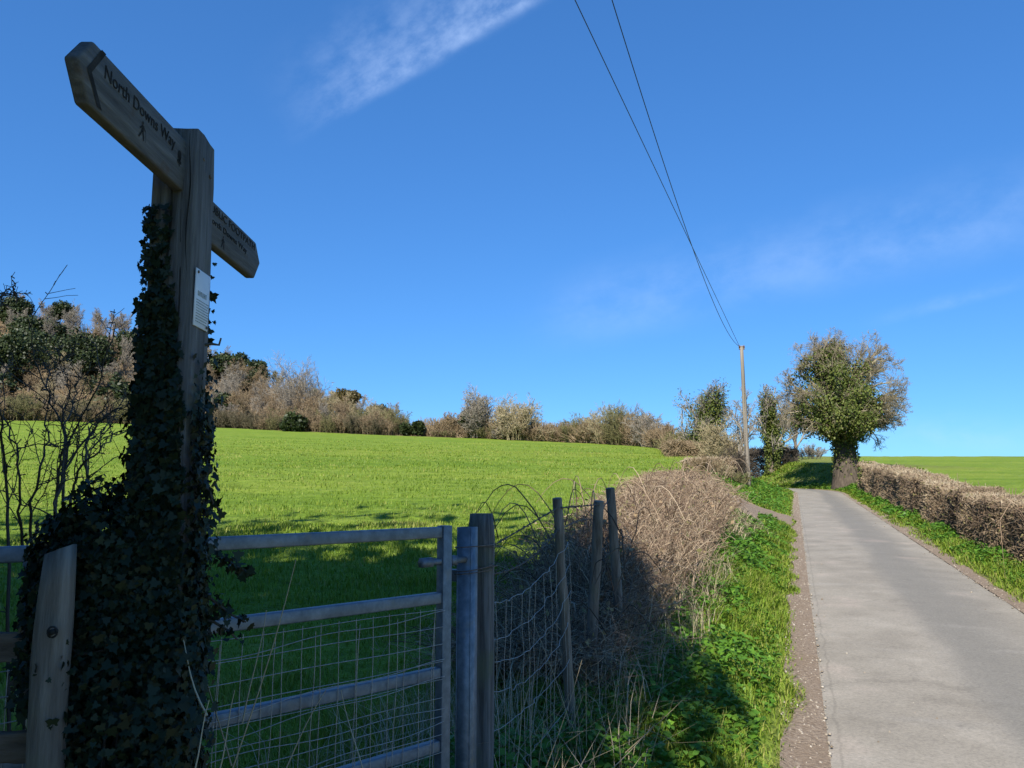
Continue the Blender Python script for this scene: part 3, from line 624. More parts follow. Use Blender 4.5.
def evergreen(px, pyb, wpx, hpx, seed, label, mat='yew', name='evergreen_bush', y0=96):
    P = ground_hit(px, pyb, y0); W = wpx / F * P[1]; Hh = hpx / F * P[1]
    root = empty(name, P, label, 'tree' if 'tree' in name else 'bush')
    g = Geo(); tubes(g, np.array([[0, 0, -.2], [.05, 0, Hh * .35], [.1, .05, Hh * .7]]) + P, np.array([.12, .09, .05]) * max(1, W / 5), 6); g.build('trunk', M['bark'], root)
    g = Geo(); lumps(seed, W, Hh, int(2600 + 130 * W * Hh), .42, g, .1 * Hh, 11); 
    for i in range(len(g.v)): g.v[i] = (g.v[i] + P).astype(np.float32)
    g.build('crown', M[mat], root)
for i, a in enumerate([
    (10, 388, 62, 52, 'large dark evergreen bush at the left edge of the hillside'), (80, 378, 72, 42, 'broad dark evergreen bush in the middle of the hillside, left of the signpost'),
    (14, 330, 34, 30, 'dark evergreen highest on the hillside at the photo\'s left edge'), (44, 346, 46, 22, 'low dark evergreen spread below the skyline scrub at far left'),
    (127, 362, 28, 30, 'dark evergreen just left of the signpost on the hillside'), (236, 378, 20, 26, 'dark evergreen on the skyline just right of the signpost'),
    (254, 386, 26, 24, 'dark evergreen second from the signpost along the sloping skyline'), (243, 392, 20, 9, 'small low evergreen below the two on the skyline right of the signpost'),
    (378, 421, 28, 22, 'dark evergreen at the low right end of the wooded skyline'), (292, 432, 24, 15, 'blackish evergreen at the field edge under the round bare tree'),
    (408, 440, 9, 13, 'small dark evergreen at the field edge, left one of a pair'), (418, 440, 9, 14, 'small dark evergreen at the field edge, right one of a pair')]):
    evergreen(*a[:4], 300 + i, a[4])
evergreen(345, 417, 32, 28, 330, 'bronze green bushy tree on the skyline near the wood\'s right end', 'yewbrown', 'bronze_tree')
def scattered_evergreens():
    root = empty('evergreen_shrub', (0, 0, 0), 'dark evergreen shrub scattered among the bare trees of the hillside wood', 'shrub', 'evergreen shrubs scattered through the hillside wood')
    g = Geo(); tubes(g, np.array([[0, 0, -.2], [.05, 0, 1.2], [.1, .05, 2.2]]), np.array([.1, .08, .05]), 6); g.build('trunk', M['bark'], root)
    g = Geo(); lumps(350, 4.6, 3.6, 3400, .38, g, .2, 10); g.build('crown', M['yew'], root)
    for i in range(12):
        Y = 112 + 66 * rng.random(); X = rng.uniform(-.70, -.37) * Y; o = root if i == 0 else copy_tree(root); o.location = (float(X), float(Y), float(H(X, Y)) + rng.uniform(.6, 2.6)); k = rng.uniform(.7, 1.5); o.scale = (k * rng.uniform(.9, 1.3), k, k * rng.uniform(.7, 1.1)); o.rotation_euler = (0, 0, float(rng.random() * 6.28))
scattered_evergreens()
def single_tree(px, pyb, pyt, seed, mat, label, wide=1., name='bare_tree', Y=None, trunk=.2, y0=96, rmin=.02, lvls=DENSE, ivy=0, ivylab=None, lean=.03, ivyfrac=.6, leafsize=.22, ivysp=.35):
    P = place(px, Y) if Y else ground_hit(px, pyb, y0); top = z_for(pyt, P); h = top - P[2]
    lv = bare_tree(seed, h / 1.12, trunk, lvls, lean, rmin)
    zmax = max(p[0][..., 2].max() for p in lv); k = h / zmax
    lv = [(p[0] * np.array([k * wide, k * wide, k]), p[1]) for p in lv]
    root = empty(name, P, label, 'tree'); g = Geo(); tube_levels(g, lv[:1], P, (8,)); g.build('trunk', M['bark'], root, True)
    g = Geo(); tube_levels(g, lv[1:], P, (5, 4, 3, 3)); g.build('crown', M[mat], root)
    if ivy:
        r = np.random.default_rng(seed + 5); g = Geo(); seg = []
        for q, nn in ((lv[0], .45), (lv[1], .4), (lv[2], .15)):
            n = int(ivy * nn); A = q[0]; i = r.integers(0, len(A), n); f = r.random(n) * (A.shape[1] - 1) * (ivyfrac if q is not lv[0] else .98); j = f.astype(int); fr = (f - j)[:, None]
            seg.append(A[i, j] * (1 - fr) + A[i, j + 1] * fr)
        Q = np.concatenate(seg); d = rdir(len(Q), r); Q = Q + d * (ivysp * h / 6 * r.random(len(Q)) ** .6)[:, None]; Q[:, 2] = np.maximum(Q[:, 2], .05)
        leaves(g, Q + P, d + [0, 0, -.5], d + rdir(len(Q), r) * .6 + [0, 0, .3], leafsize * (.6 + .8 * r.random(len(Q))), LEAF, np.clip(r.normal(.45, .27, len(Q)), 0, 1), .2)
        g.build('ivy', M['ivytree'], root)
    return root
def fan_tree(px, pyb, pyt, seed, mat, label, spread, Y=None, stems=26, name='bare_tree'):
    P = place(px, Y) if Y else ground_hit(px, pyb); h = z_for(pyt, P) - P[2]; lv = bush_twigs(seed, h * .95, spread, stems, rmin=.024, r0=.07); g = Geo(); tube_levels(g, lv, P, (5, 4, 3, 3)); tag(g.build(name, M[mat]), label, 'tree')
fan_tree(297, 425, 366, 401, 'twig_grey', 'large round headed bare grey tree standing above the hillside wood', 4.2)
single_tree(70, 318, 299, 402, 'twig_grey', 'lone thin bare tree poking above the hill skyline left of the signpost', .8, trunk=.12, lvls=((6, .3, .98, .5, .7, .3), (4, .2, 1, .5, .7, .2), (4, .2, 1, .5, .7, .1)))
# hedgerow across the far field edge
fan_tree(453, 443, 415, 411, 'twig_pink', 'small bare pinkish tree at the left of the far hedgerow', 1.5, Y=97)
fan_tree(477, 443, 396, 412, 'twig_grey', 'tall bare tree with an ivy thicket at its foot in the far hedgerow', 1.9, Y=96)
evergreen(472, 443, 20, 28, 340, 'dark ivy thicket around the trunk of the tall bare hedgerow tree', name='ivy_thicket')
fan_tree(515, 445, 401, 413, 'twig_straw', 'broad pale bare tree with many upright stems in the far hedgerow', 2.9, Y=95, stems=32)
for i, (px, pyt, w_, mat, lab) in enumerate([(432, 432, 1.2, 'twig_pink', 'low russet shrub at the far hedgerow\'s left end'), (444, 432, 1.1, 'twig_olive', 'low olive shrub left of the small pinkish tree'), (463, 430, 1.1, 'twig_pink', 'russet shrub between the small pinkish tree and the ivy thicket'), (490, 428, 1.2, 'twig_olive', 'olive shrub between the tall bare tree and the broad pale tree'),
    (502, 428, 1., 'twig_grey', 'grey shrub at the left foot of the broad pale tree'), (532, 428, 1.2, 'twig_pink', 'russet shrub at the right foot of the broad pale tree'), (548, 427, 1.3, 'twig_straw', 'straw coloured shrub second right of the broad pale tree'), (562, 424, 1.2, 'twig_pink', 'russet shrub left of the olive topped bush in the far hedgerow'),
    (577, 417, 1.2, 'twig_olive', 'olive topped bush standing a little higher in the far hedgerow'), (592, 421, 1.2, 'twig_pink', 'russet bush between the olive topped bush and the biggest bush'), (608, 409, 1.5, 'twig_straw', 'largest bushy shrub of the far hedgerow, straw coloured'), (624, 409, 1.5, 'twig_olive', 'large olive bush joined to the right of the largest shrub'),
    (640, 414, 1.2, 'twig_pink', 'tall russet bush right of the large olive bush'), (652, 418, 1.2, 'twig_grey', 'thin grey bush near the far hedgerow\'s right end'), (664, 428, 1.2, 'twig_pink', 'russet shrub next to the field corner'), (674, 434, 1.1, 'twig_olive', 'low olive shrub in the field corner by the leaning ivy tree'), (684, 436, 1.0, 'twig_pink', 'low russet shrub under the leaning ivy tree')]):
    Y = np.interp(px, [430, 560, 640, 690], [97, 94, 84, 66]); P = place(px, Y); h = z_for(pyt, P) - P[2]; lv = bush_twigs(500 + i, h, w_ * 1.7, 22, rmin=.017, r0=.035); g = Geo(); tube_levels(g, lv, P, (4, 3, 3, 3))
    tag(g.build('hedgerow_shrub', M[mat]), lab, 'shrub', 'shrubs of the far hedgerow')
# scrub floor of the wood: uncountable undergrowth
def undergrowth():
    g = Geo(); n = 15000; Y = 99 + 86 * rng.random(n); X = rng.uniform(-.74, .02, n) * Y; k = np.interp(X, HX, HA) > -1; X, Y = X[k], Y[k]; n = len(X)
    k = Y > 98.5 + 3 * np.sin(X * .11); X, Y = X[k], Y[k]; n = len(X)
    m = 5200; px = rng.uniform(424, 692, m); Yh = np.interp(px, [430, 560, 640, 690], [97, 94, 84, 66]) + rng.uniform(-.6, 1.6, m); Xh = (px - 512) / F * Yh * 1.004; X = np.concatenate([X, Xh]); Y = np.concatenate([Y, Yh]); n = len(X)
    b = np.stack([X, Y, H(X, Y)], 1); t = b + np.stack([rng.normal(0, .8, n), rng.normal(0, .5, n), .6 + 1.9 * rng.random(n)], 1)
    P = b[:, None] + (t - b)[:, None] * np.linspace(0, 1, 3)[None, :, None]; P[:, 1] += rng.normal(0, .15, (n, 3)); tubes(g, P, np.linspace(.05, .02, 3)[None], 3)
    tag(g.build('undergrowth', M['twig_pink']), kind='stuff')
undergrowth()

# ------------------------------------------------------------------ trees beside the lane
single_tree(697, 440, 379, 421, 'twig_grey', 'slim leaning tree thick with ivy at the field corner', 1.0, 'ivy_tree', Y=62, trunk=.3, ivy=20000, lean=.05, leafsize=.13, ivysp=.6, ivyfrac=.8, rmin=.016)
single_tree(683, 440, 398, 424, 'twig_straw', 'slender pale stemmed sapling left of the leaning ivy tree', .45, 'sapling', Y=64, trunk=.07, lvls=((6, .3, .98, .45, .6, .3), (4, .2, 1, .5, .6, .2), (3, .2, 1, .5, .7, .1)), rmin=.013)
single_tree(772, 455, 384, 422, 'twig_grey', 'upright ivy clad tree standing just right of the telegraph pole', .9, 'ivy_tree', Y=57, trunk=.28, ivy=13000, lean=.0, leafsize=.12, ivysp=.5, ivyfrac=.6, rmin=.016)
single_tree(796, 452, 392, 426, 'twig_grey', 'bare spreading tree between the upright ivy tree and the big oak', 1.2, Y=66, trunk=.14, rmin=.014)
single_tree(738, 478, 384, 436, 'twig_grey', 'bare multi stemmed tree rising behind the telegraph pole', 1.25, Y=37, trunk=.1, rmin=.0085, lvls=((10, .22, .9, .6, .5, .35), (6, .2, 1, .5, .6, .2), (5, .15, 1, .5, .7, .1), (3, .2, 1, .55, .7, .05)))

def main_oak():
    P = place(847, 46.0); h = z_for(335, P) - P[2]; r = np.random.default_rng(91)
    root = empty('oak_tree', P, 'big round crowned oak wrapped in ivy on the bank at the bend', 'tree')
    # short thick bole then limbs fanning into a wide dome
    k = 8; zz = np.linspace(-.3, h * .52, k); T = np.stack([.05 * np.sin(zz) - .02 * zz, 0 * zz, zz], 1)[None]; rad = np.array([.92, .80, .72, .60, .54, .44, .32, .22])[None]
    g = Geo(); tubes(g, T + P, rad, 14); g.build('trunk', M['darkbark'], root, True)
    n = 54; a = np.arange(n) * 2.4 + r.random(n) * .5; f = .35 + .65 * r.random(n); ph = np.arcsin(r.uniform(-.46, .97, n))
    rx = 3.25
    zc = h * .53; tgt = np.stack([np.cos(a) * np.cos(ph) * rx, np.sin(a) * np.cos(ph) * rx, zc + np.sin(ph) * np.where(ph > 0, h * .45, h * .33)], 1)
    f = np.clip(.42 + .32 * (np.sin(ph) + .46) + .1 * r.random(n), 0, .99); i = np.clip(f * (k - 1), 2.6, k - 1.01); j = i.astype(int); b = T[0, j] + (T[0, j + 1] - T[0, j]) * (i - j)[:, None]
    t = np.linspace(0, 1, 6)[None, :, None]; L1 = b[:, None] + (tgt - b)[:, None] * t + np.array([0, 0, 1.]) * (np.sin(t * 3.14) * .55) + r.normal(size=(n, 6, 3)) * .12 * t
    r1 = np.broadcast_to(np.linspace(.15, .03, 6), (n, 6)); lv = [(L1, r1)]; Pp, rr = L1, r1
    for (m, lo, hi, L, ang, up) in ((9, .3, 1, .34, .75, .04), (7, .15, 1, .5, .8, .03), (6, .1, 1, .55, .8, .03), (2, .2, 1, .6, .8, .02)):
        Pp, rr = spawn(r, Pp, rr, m, lo, hi, L, ang, up, 4, .2, .5, .008); lv.append((Pp, rr))
    lv2 = lv[:1]
    for q in lv[1:]:
        e = q[0][:, -1]; ins = ((e[:, 0] + .5) / 2.3) ** 2 + (e[:, 1] / 4.4) ** 2 + ((e[:, 2] - h * .5) / (h * .40)) ** 2 < 1.0
        keep = ~ins | (r.random(len(e)) < .12); lv2.append((q[0][keep], q[1][keep]))
    g = Geo(); tube_levels(g, lv2, P, (5, 4, 3, 3)); g.build('crown', M['twig_oak'], root)
    # ivy climbs the bole and the inner and left-hand limbs; the right-hand outer limbs stay bare
    seg = []
    for q, nn in (((T, rad), 7000), (lv[0], 22000), (lv[1], 22000)):
        A = q[0]; i = r.integers(0, len(A), nn); f = r.random(nn) * (A.shape[1] - 1) * .995; j = f.astype(int); fr = (f - j)[:, None]; seg.append(A[i, j] * (1 - fr) + A[i, j + 1] * fr)
    d0 = rdir(7000, r) * [1, 1, .3]; seg[0] = seg[0] + unit(d0) * (.50 + .26 * r.random((7000, 1))) * np.interp(seg[0][:, 2:3], [0, h * .25, h * .52], [.75, 1.05, 1.5])
    Q = np.concatenate(seg); clump = r.integers(0, 900, len(Q))
    cc = r.normal(size=(900, 3)) * .26
    Q = Q + cc[clump] + rdir(len(Q), r) * (.28 * r.random((len(Q), 1)))
    qx = Q[:, 0] + .5; qz = Q[:, 2] - h * .50
    den = vnoise(Q[:, 0] * 1.1 + 40, Q[:, 2] * 1.1 + Q[:, 1] * .6, 93)
    keep = ((qx / 2.4) ** 2 + (Q[:, 1] / 3.4) ** 2 + (qz / (h * .42)) ** 2 < .60 + .9 * den) & (Q[:, 2] > .9) | ((np.arange(len(Q)) < 7000) & (Q[:, 2] > .35 + .6 * r.random(len(Q)) + .5 * (Q[:, 0] > .2)))
    keep &= ~((Q[:, 2] < h * .29) & (np.hypot(Q[:, 0], Q[:, 1]) > .80)); keep &= ~((Q[:, 0] > 1.2 + .6 * den) & (Q[:, 2] > h * .3)); Q = Q[keep]; d = unit(Q - [-.2, 0, h * .45])
    g = Geo(); leaves(g, Q + P, rdir(len(Q), r) + [0, 0, -.4], d * .7 + rdir(len(Q), r) * .7 + [0, 0, .4], (.125 * (.6 + .8 * r.random(len(Q)))), LEAF, np.clip(r.normal(.45, .27, len(Q)), 0, 1), .2)
    g.build('ivy', M['ivytree'], root)
main_oak()

# trees behind the viewpoint whose shade falls over the gate and verge
def shade_tree(s, t, w_, h_, bottom, seed, label, n=15000, thin=.24):
    X, Y = st(s, t); P = np.array([X, Y, H(X, Y)]); root = empty('shade_tree', P, label, 'tree')
    g = Geo(); tubes(g, np.array([[0, 0, -.3], [.05, 0, h_ * .3], [.1, .1, h_ * .6], [.1, .2, h_ * .85]]) + P, np.array([.34, .26, .18, .08]), 9); g.build('trunk', M['bark'], root, True)
    g = Geo(); lumps(seed, w_, h_, int(n * thin), .34, g, bottom, 26); lumps(seed + 50, w_ * .95, h_ * .54, n, .34, g, bottom, 18)
    for i in range(len(g.v)): g.v[i] = (g.v[i] + P).astype(np.float32)
    g.build('crown', M['shade'], root)
shade_tree(-5.6, -6.2, 11.5, 14.5, .6, 801, 'tall leafy tree behind the viewpoint on the field side of the lane', 25000)
shade_tree(-5.4, -2.95, 5.4, 13.2, .3, 802, 'narrow leafy tree behind the viewpoint close to the lane\'s edge', 30000, .55)
shade_tree(-6.5, -14, 10, 13, .6, 803, 'broad leafy tree behind the viewpoint farthest from the lane', 22000)
shade_tree(-13, -6.3, 14, 19, .5, 804, 'tallest leafy tree behind the viewpoint, standing back from the others', 13000)

# ------------------------------------------------------------------ hedges beside the lane
def hedge_twigs(g, s0, s1, ufun, wfun, hfun, n, size=.28, gl=None, nl=0, far=.025, pw=1.4):
    def sample(n):
        s = s0 + (s1 - s0) * rng.random(n) ** pw; q = rng.uniform(-1, 1, n); v = rng.random(n)
        # most twigs near the clipped skin
        edge = rng.random(n) < .62; side = rng.random(n) < .5; q = np.where(edge & side, np.sign(q) * (.78 + .25 * rng.random(n)), q); v = np.where(edge & ~side, .86 + .16 * rng.random(n), v)
        cx = np.interp(s, LINE[:, 2], LINE[:, 0]); cyy = np.interp(s, LINE[:, 2], LINE[:, 1]); tx = np.interp(s + .3, LINE[:, 2], LINE[:, 0]) - cx; ty = np.interp(s + .3, LINE[:, 2], LINE[:, 1]) - cyy; l = np.hypot(tx, ty)
        bulge = 1 + .12 * (vnoise(s * .9, v * 2, 103) - .5) * 2; u = ufun(s) + q * wfun(s) * bulge * (1.05 - .25 * v)
        X = cx + ty / l * u; Y = cyy - tx / l * u; gr = H(X, Y); base_u = ufun(s) - np.sign(ufun(s)) * wfun(s)
        gb = H(cx + ty / l * base_u, cyy - tx / l * base_u); z = np.maximum(gb + v * hfun(s) * (1 + .06 * (vnoise(s * 2.2, s * 0, 104) - .5) * 2 + 0.05 * (vnoise(s * .6, s * 0, 106) - .5) * 2), gr)
        out = np.stack([ty / l * np.sign(q), -tx / l * np.sign(q), 0 * q], 1)
        return s, np.stack([X, Y, z], 1), out, v
    s, P, out, v = sample(n)
    k_ = (rng.random(n) < .6)[:, None]; d = unit(np.where(k_, rdir(n) * [.7, .7, .5] + out * .3 + np.array([0, 0, .7]), rdir(n))); ln = size * (.45 + 1.3 * rng.random(n) ** 2)
    mid = P + rdir(n) * (ln * .09)[:, None]; A = P - d * (ln * .5)[:, None]; B = mid + unit(d + rdir(n) * .45) * (ln * .5)[:, None]
    zc = P[:, 2] + .04 + .05 * rng.random(n); B[:, 2] = np.where(v > .8, np.minimum(B[:, 2], zc), B[:, 2]); rr = (.0022 + .00018 * s) * (.6 + .8 * rng.random(n)); tubes(g, np.stack([A, mid, B], 1), rr[:, None] * np.array([1.3, 1, .6]), 3, np.clip(vnoise(P[:, 0] * 1.2, P[:, 2] * 1.4 + P[:, 1] * 1.2, 105) * .35 + .35 * vnoise(s * .8, v * 1.5, 107) + rng.random(n) * .5 - .15 + .3 * (v > .95), 0, 1))
    if gl is not None:
        s, P, out, v = sample(nl); leaves(gl, P, rdir(nl), rdir(nl), (.026 + .0010 * s) * (.6 + .8 * rng.random(nl)), LEAF, None, .3)
def right_hedge():
    hf = lambda s: np.interp(s, [5, 12, 20, 30, 40, 54], [.78, .82, .98, 1.18, 1.34, 1.46])
    g = Geo(); gl = Geo()
    root = empty('hedge', (*st(20, 3.6), H(*st(20, 3.6))), 'loose brown hedge along the lane\'s right side, nearest stretch', 'hedge')
    hedge_twigs(g, 6, 25, lambda s: 2.45 + wig(s, .08, .5, 111), lambda s: .46 + wig(s, .1, .8, 112), hf, 75000, .15, gl, 44000)
    ps = []
    for q in range(150):
        s_ = 7 + 18 * rng.random(); b = np.array([*st(s_, 3.45 + .5 * rng.random()), 0]); b[2] = H(b[0], b[1]) - .05; k = np.linspace(0, 1, 6)[:, None]; ps.append(b + np.array([rng.normal(0, .12), rng.normal(0, .12), hf(s_) * rng.uniform(.7, 1.05)]) * k + np.cumsum(rng.normal(0, .012, (6, 3)), 0))
    tubes(g, np.array(ps), np.linspace(.014, .005, 6)[None], 5, .2 + .3 * rng.random(150))
    g.build('twigs', M['hedge'], root); gl.build('withered_leaves', M['hedgeleaf'], root)
    g = Geo(); gl = Geo(); root = empty('hedge', (*st(40, 3.6), H(*st(40, 3.6))), 'clipped flat topped brown hedge running up to the big oak', 'hedge')
    hedge_twigs(g, 25, 46, lambda s: 2.45 + 0 * s, lambda s: .5 + 0 * s, hf, 58000, .19, gl, 40000, pw=1.1)
    g.build('twigs', M['hedge'], root); gl.build('withered_leaves', M['hedgeleaf'], root)
    c = place(868, 39.5); n = 700; Q = c + rng.normal(0, 1, (n, 3)) * [.16, .16, .30] + [0, 0, .7]; gi = Geo(); d = unit(rng.normal(size=(n, 3)) + [-1, -.6, .2]); leaves(gi, Q - [.15, .25, 0], rdir(n) + [0, 0, -.5], d, .11 * (.6 + .7 * rng.random(n)), LEAF, None, .2); gi.build('ivy_patch', M['ivytree'], root)
    # arching bramble above the hedge
    g = Geo(); ps = []
    for (pp, Y) in (([(1030, 528), (1018, 512), (1004, 503), (990, 508)], 10.5), ([(1026, 520), (1016, 505), (1000, 498), (985, 502)], 11.0), ([(1000, 520), (1012, 500), (1024, 492), (1036, 490)], 10.8)):
        ps.append(np.array([at_y(x, y, Y) for x, y in pp]))
    root = empty('bramble', (*st(10, 3.8), H(*st(10, 3.8))), 'few arching bramble canes above the near end of the right hand hedge', 'bramble')
    for p in ps: g = Geo(); p = np.concatenate([[[p[0][0], p[0][1], H(p[0][0], p[0][1])]], p]); tubes(g, p, np.array([.007, .007, .006, .005, .003])[None], 4); g.build('cane', M['bramble'], root)
    # two pale cleft stakes showing in the hedge
    for px, yb, yt, Y, lab in ((968, 515, 495, 16.5, 'pale cleft stake standing in the near right hedge, farther one'), (989, 522, 499, 14.8, 'pale cleft stake standing in the near right hedge, nearer one')):
        P = place(px, Y); zt = z_for(yt, P); zb = P[2] - .1; g = Geo(); off = np.array([0, 0, 0])
        tubes(g, np.array([[P[0], P[1], zb], [P[0], P[1] + .01, (zb + zt) / 2], [P[0] + .02, P[1], zt]]) + off * .2, np.array([.07, .07, .06]), 7, .5, True); tag(g.build('hedge_stake', M['stakewood']), lab, 'stake', 'stakes in the right hand hedge')
right_hedge()

def bramble_hedge():
    root = empty('bramble_hedge', (*st(12, -1.5), H(*st(12, -1.5))), 'tangled leafless bramble hedge smothering the wire fence beside the lane', 'hedge')
    zt = lambda s: np.interp(s, [4.0, 5.0, 6.0, 7.5, 9, 14, 20, 24], [.78, .95, 1.25, 1.54, 1.72, 1.99, 2.24, 2.4])
    g = Geo(); n = 13500; s = 4.5 + 17.0 * rng.random(n) ** 1.35; tc_ = np.interp(s, [4, 12, 16, 21], [-1.55, -1.75, -2.1, -3.1]); t = tc_ + rng.normal(0, .36, n) * np.interp(s, [4, 8, 20], [.7, 1, 1.2]); t = np.clip(t, -4.0, np.interp(s, [4, 8, 12, 16, 18, 21], [-1.15, -1.0, -1.1, -1.35, -2.0, -2.6]))
    b = s[:, None] * D + t[:, None] * N; gz_ = H(b[:, 0], b[:, 1]); hh = np.maximum(zt(s) * (1 + .05 * (vnoise(s * 1.7, t, 121) - .5)) - gz_, .3) * np.clip(1.05 - .42 * ((t - tc_) / .95) ** 2, .25, 1.1)
    L = hh * (.55 + .5 * rng.random(n)); a = rng.random(n) * 2 * np.pi; rc = (.12 + .38 * rng.random(n)); k = np.linspace(0, 1, 7)[None]
    start = rng.random(n) * .55 * hh; z = gz_[:, None] + start[:, None] + (L[:, None] - start[:, None]) * np.sin(k * rng.uniform(1.2, 2.6, n)[:, None]) ; z = np.minimum(z, (gz_ + hh * 1.04)[:, None])
    X = b[:, 0:1] + rc[:, None] * np.cos(a)[:, None] * k * 1.2 + rng.normal(0, .014, (n, 7)).cumsum(1); Y = b[:, 1:2] + rc[:, None] * np.sin(a)[:, None] * k * 1.2 + rng.normal(0, .014, (n, 7)).cumsum(1)
    rr = (.0016 + .00017 * s) * (.5 + .8 * rng.random(n) + 1.4 * (rng.random(n) < .05)); tubes(g, np.stack([X, Y, z], -1), rr[:, None] * np.linspace(1.2, .5, 7), 3)
    # short side twigs
    m = 15000; j = rng.integers(0, n, m); q = rng.integers(1, 7, m); P = np.stack([X[j, q], Y[j, q], z[j, q]], 1); d = unit(rdir(m) + [0, 0, .2]); ln = .05 + .13 * rng.random(m)
    tubes(g, np.stack([P, P + d * ln[:, None] * .5 + rdir(m) * .012, P + d * ln[:, None]], 1), ((.0014 + .00018 * s[j]))[:, None] * np.array([1.1, .9, .5]), 3)
    # a few bold arching canes over the top
    ps = []
    for i in range(44):
        s_ = 6 + 15 * rng.random(); t_ = -1.9 + rng.normal(0, .25); p = np.array([*st(s_, t_), zt(s_) - .35]); a_ = rng.random() * 6.28; l = .5 + .6 * rng.random(); kk = np.linspace(0, 1, 9)[:, None]
        ps.append(p + np.array([math.cos(a_), math.sin(a_), 0]) * l * kk + np.array([0, 0, .58]) * np.sin(kk * 2.7) * (.8 + .4 * rng.random()))
    tubes(g, np.array(ps), np.linspace(.0065, .003, 9)[None], 4)
    g.build('canes', M['bramble'], root)['kind'] = 'stuff'
    gl = Geo(); m = 5200; j = rng.integers(0, n, m); q = rng.integers(1, 7, m); P = np.stack([X[j, q], Y[j, q], z[j, q]], 1); leaves(gl, P, rdir(m) + [0, 0, -.3], rdir(m), (.03 + .0016 * s[j]) * (.5 + .8 * rng.random(m)), LEAF, None, .3); gl.build('withered_leaves', M['hedgeleaf'], root)
bramble_hedge()
def box_hedge(px0, px1, Y, ytop, depth, n, label, mat='hedge', name='hedge', flat=1., ybase=None, leaf=None):
    A = place(px0, Y); B = place(px1, Y); zt_ = z_for(ytop, (A + B) / 2); zb = min(A[2], B[2]) - .2; g = Geo()
    k = rng.random(n); q = rng.random(n); e = rng.random(n); v = rng.random(n)
    v = np.where(e < .3, .9 + .1 * rng.random(n), v); q = np.where((e > .3) & (e < .6), .15 * rng.random(n), q)
    P = A + (B - A) * k[:, None] + np.array([0, 1, 0]) * (q * depth)[:, None]; top = zt_ + (vnoise(P[:, 0] * 1.3, P[:, 1], 131) - .5) * (1 - flat); P[:, 2] = zb + (top - zb) * v
    sc = .012 * Y; d = unit(rdir(n) * [1, 1, .8] + [0, 0, .6]); ln = sc * (.4 + .7 * rng.random(n))
    tubes(g, np.stack([P - d * ln[:, None] * .5, P + rdir(n) * (ln * .1)[:, None], P + d * ln[:, None] * .5], 1), (.00030 * Y * (.7 + .6 * rng.random(n)))[:, None] * np.array([1.2, 1, .6]), 3, np.clip(v * .4 + rng.random(n) * .6, 0, 1))
    tag(g.build(name, M[mat]), label, 'hedge')
box_hedge(690, 735, 33.5, 459, 1.6, 5500, 'short clipped hedge block with a level pale top left of the telegraph pole')
box_hedge(668, 745, 46, 443, 1.8, 7000, 'uneven russet hedge behind the flat topped hedge block', 'twig_pink', flat=.2)
box_hedge(742, 800, 60, 449, 2, 4500, 'low dark hedge behind the telegraph pole at the bend', 'thorn', flat=.2)
for i, (px, Y, yt, w_, mat, lab) in enumerate([(733, 34.0, 452, .5, 'thorn', 'dark leafless bush crowding the foot of the telegraph pole'), (715, 30.5, 470, .9, 'twig_straw', 'pale leafless bush before the clipped hedge block'), (722, 43, 424, 1.0, 'twig_straw', 'tall pale leafless bush over the clipped hedge block'), (738, 31, 480, .7, 'twig_olive', 'low olive bush at the track side before the telegraph pole'), (702, 29, 470, .8, 'twig_pink', 'russet bush where the bramble hedge ends'), (778, 58, 449, .9, 'thorn', 'dark bush at the foot of the upright ivy tree'), (812, 70, 447, 1.4, 'twig_grey', 'low grey bush on the skyline left of the big oak')]):
    P = place(px, Y); h = max(z_for(yt, P) - P[2], .5); lv = bush_twigs(600 + i, h, w_, 18, rmin=.007 if Y < 40 else .012, r0=.02); g = Geo(); tube_levels(g, lv, P, (4, 3, 3, 3)); tag(g.build('leafless_bush', M[mat]), lab, 'bush')

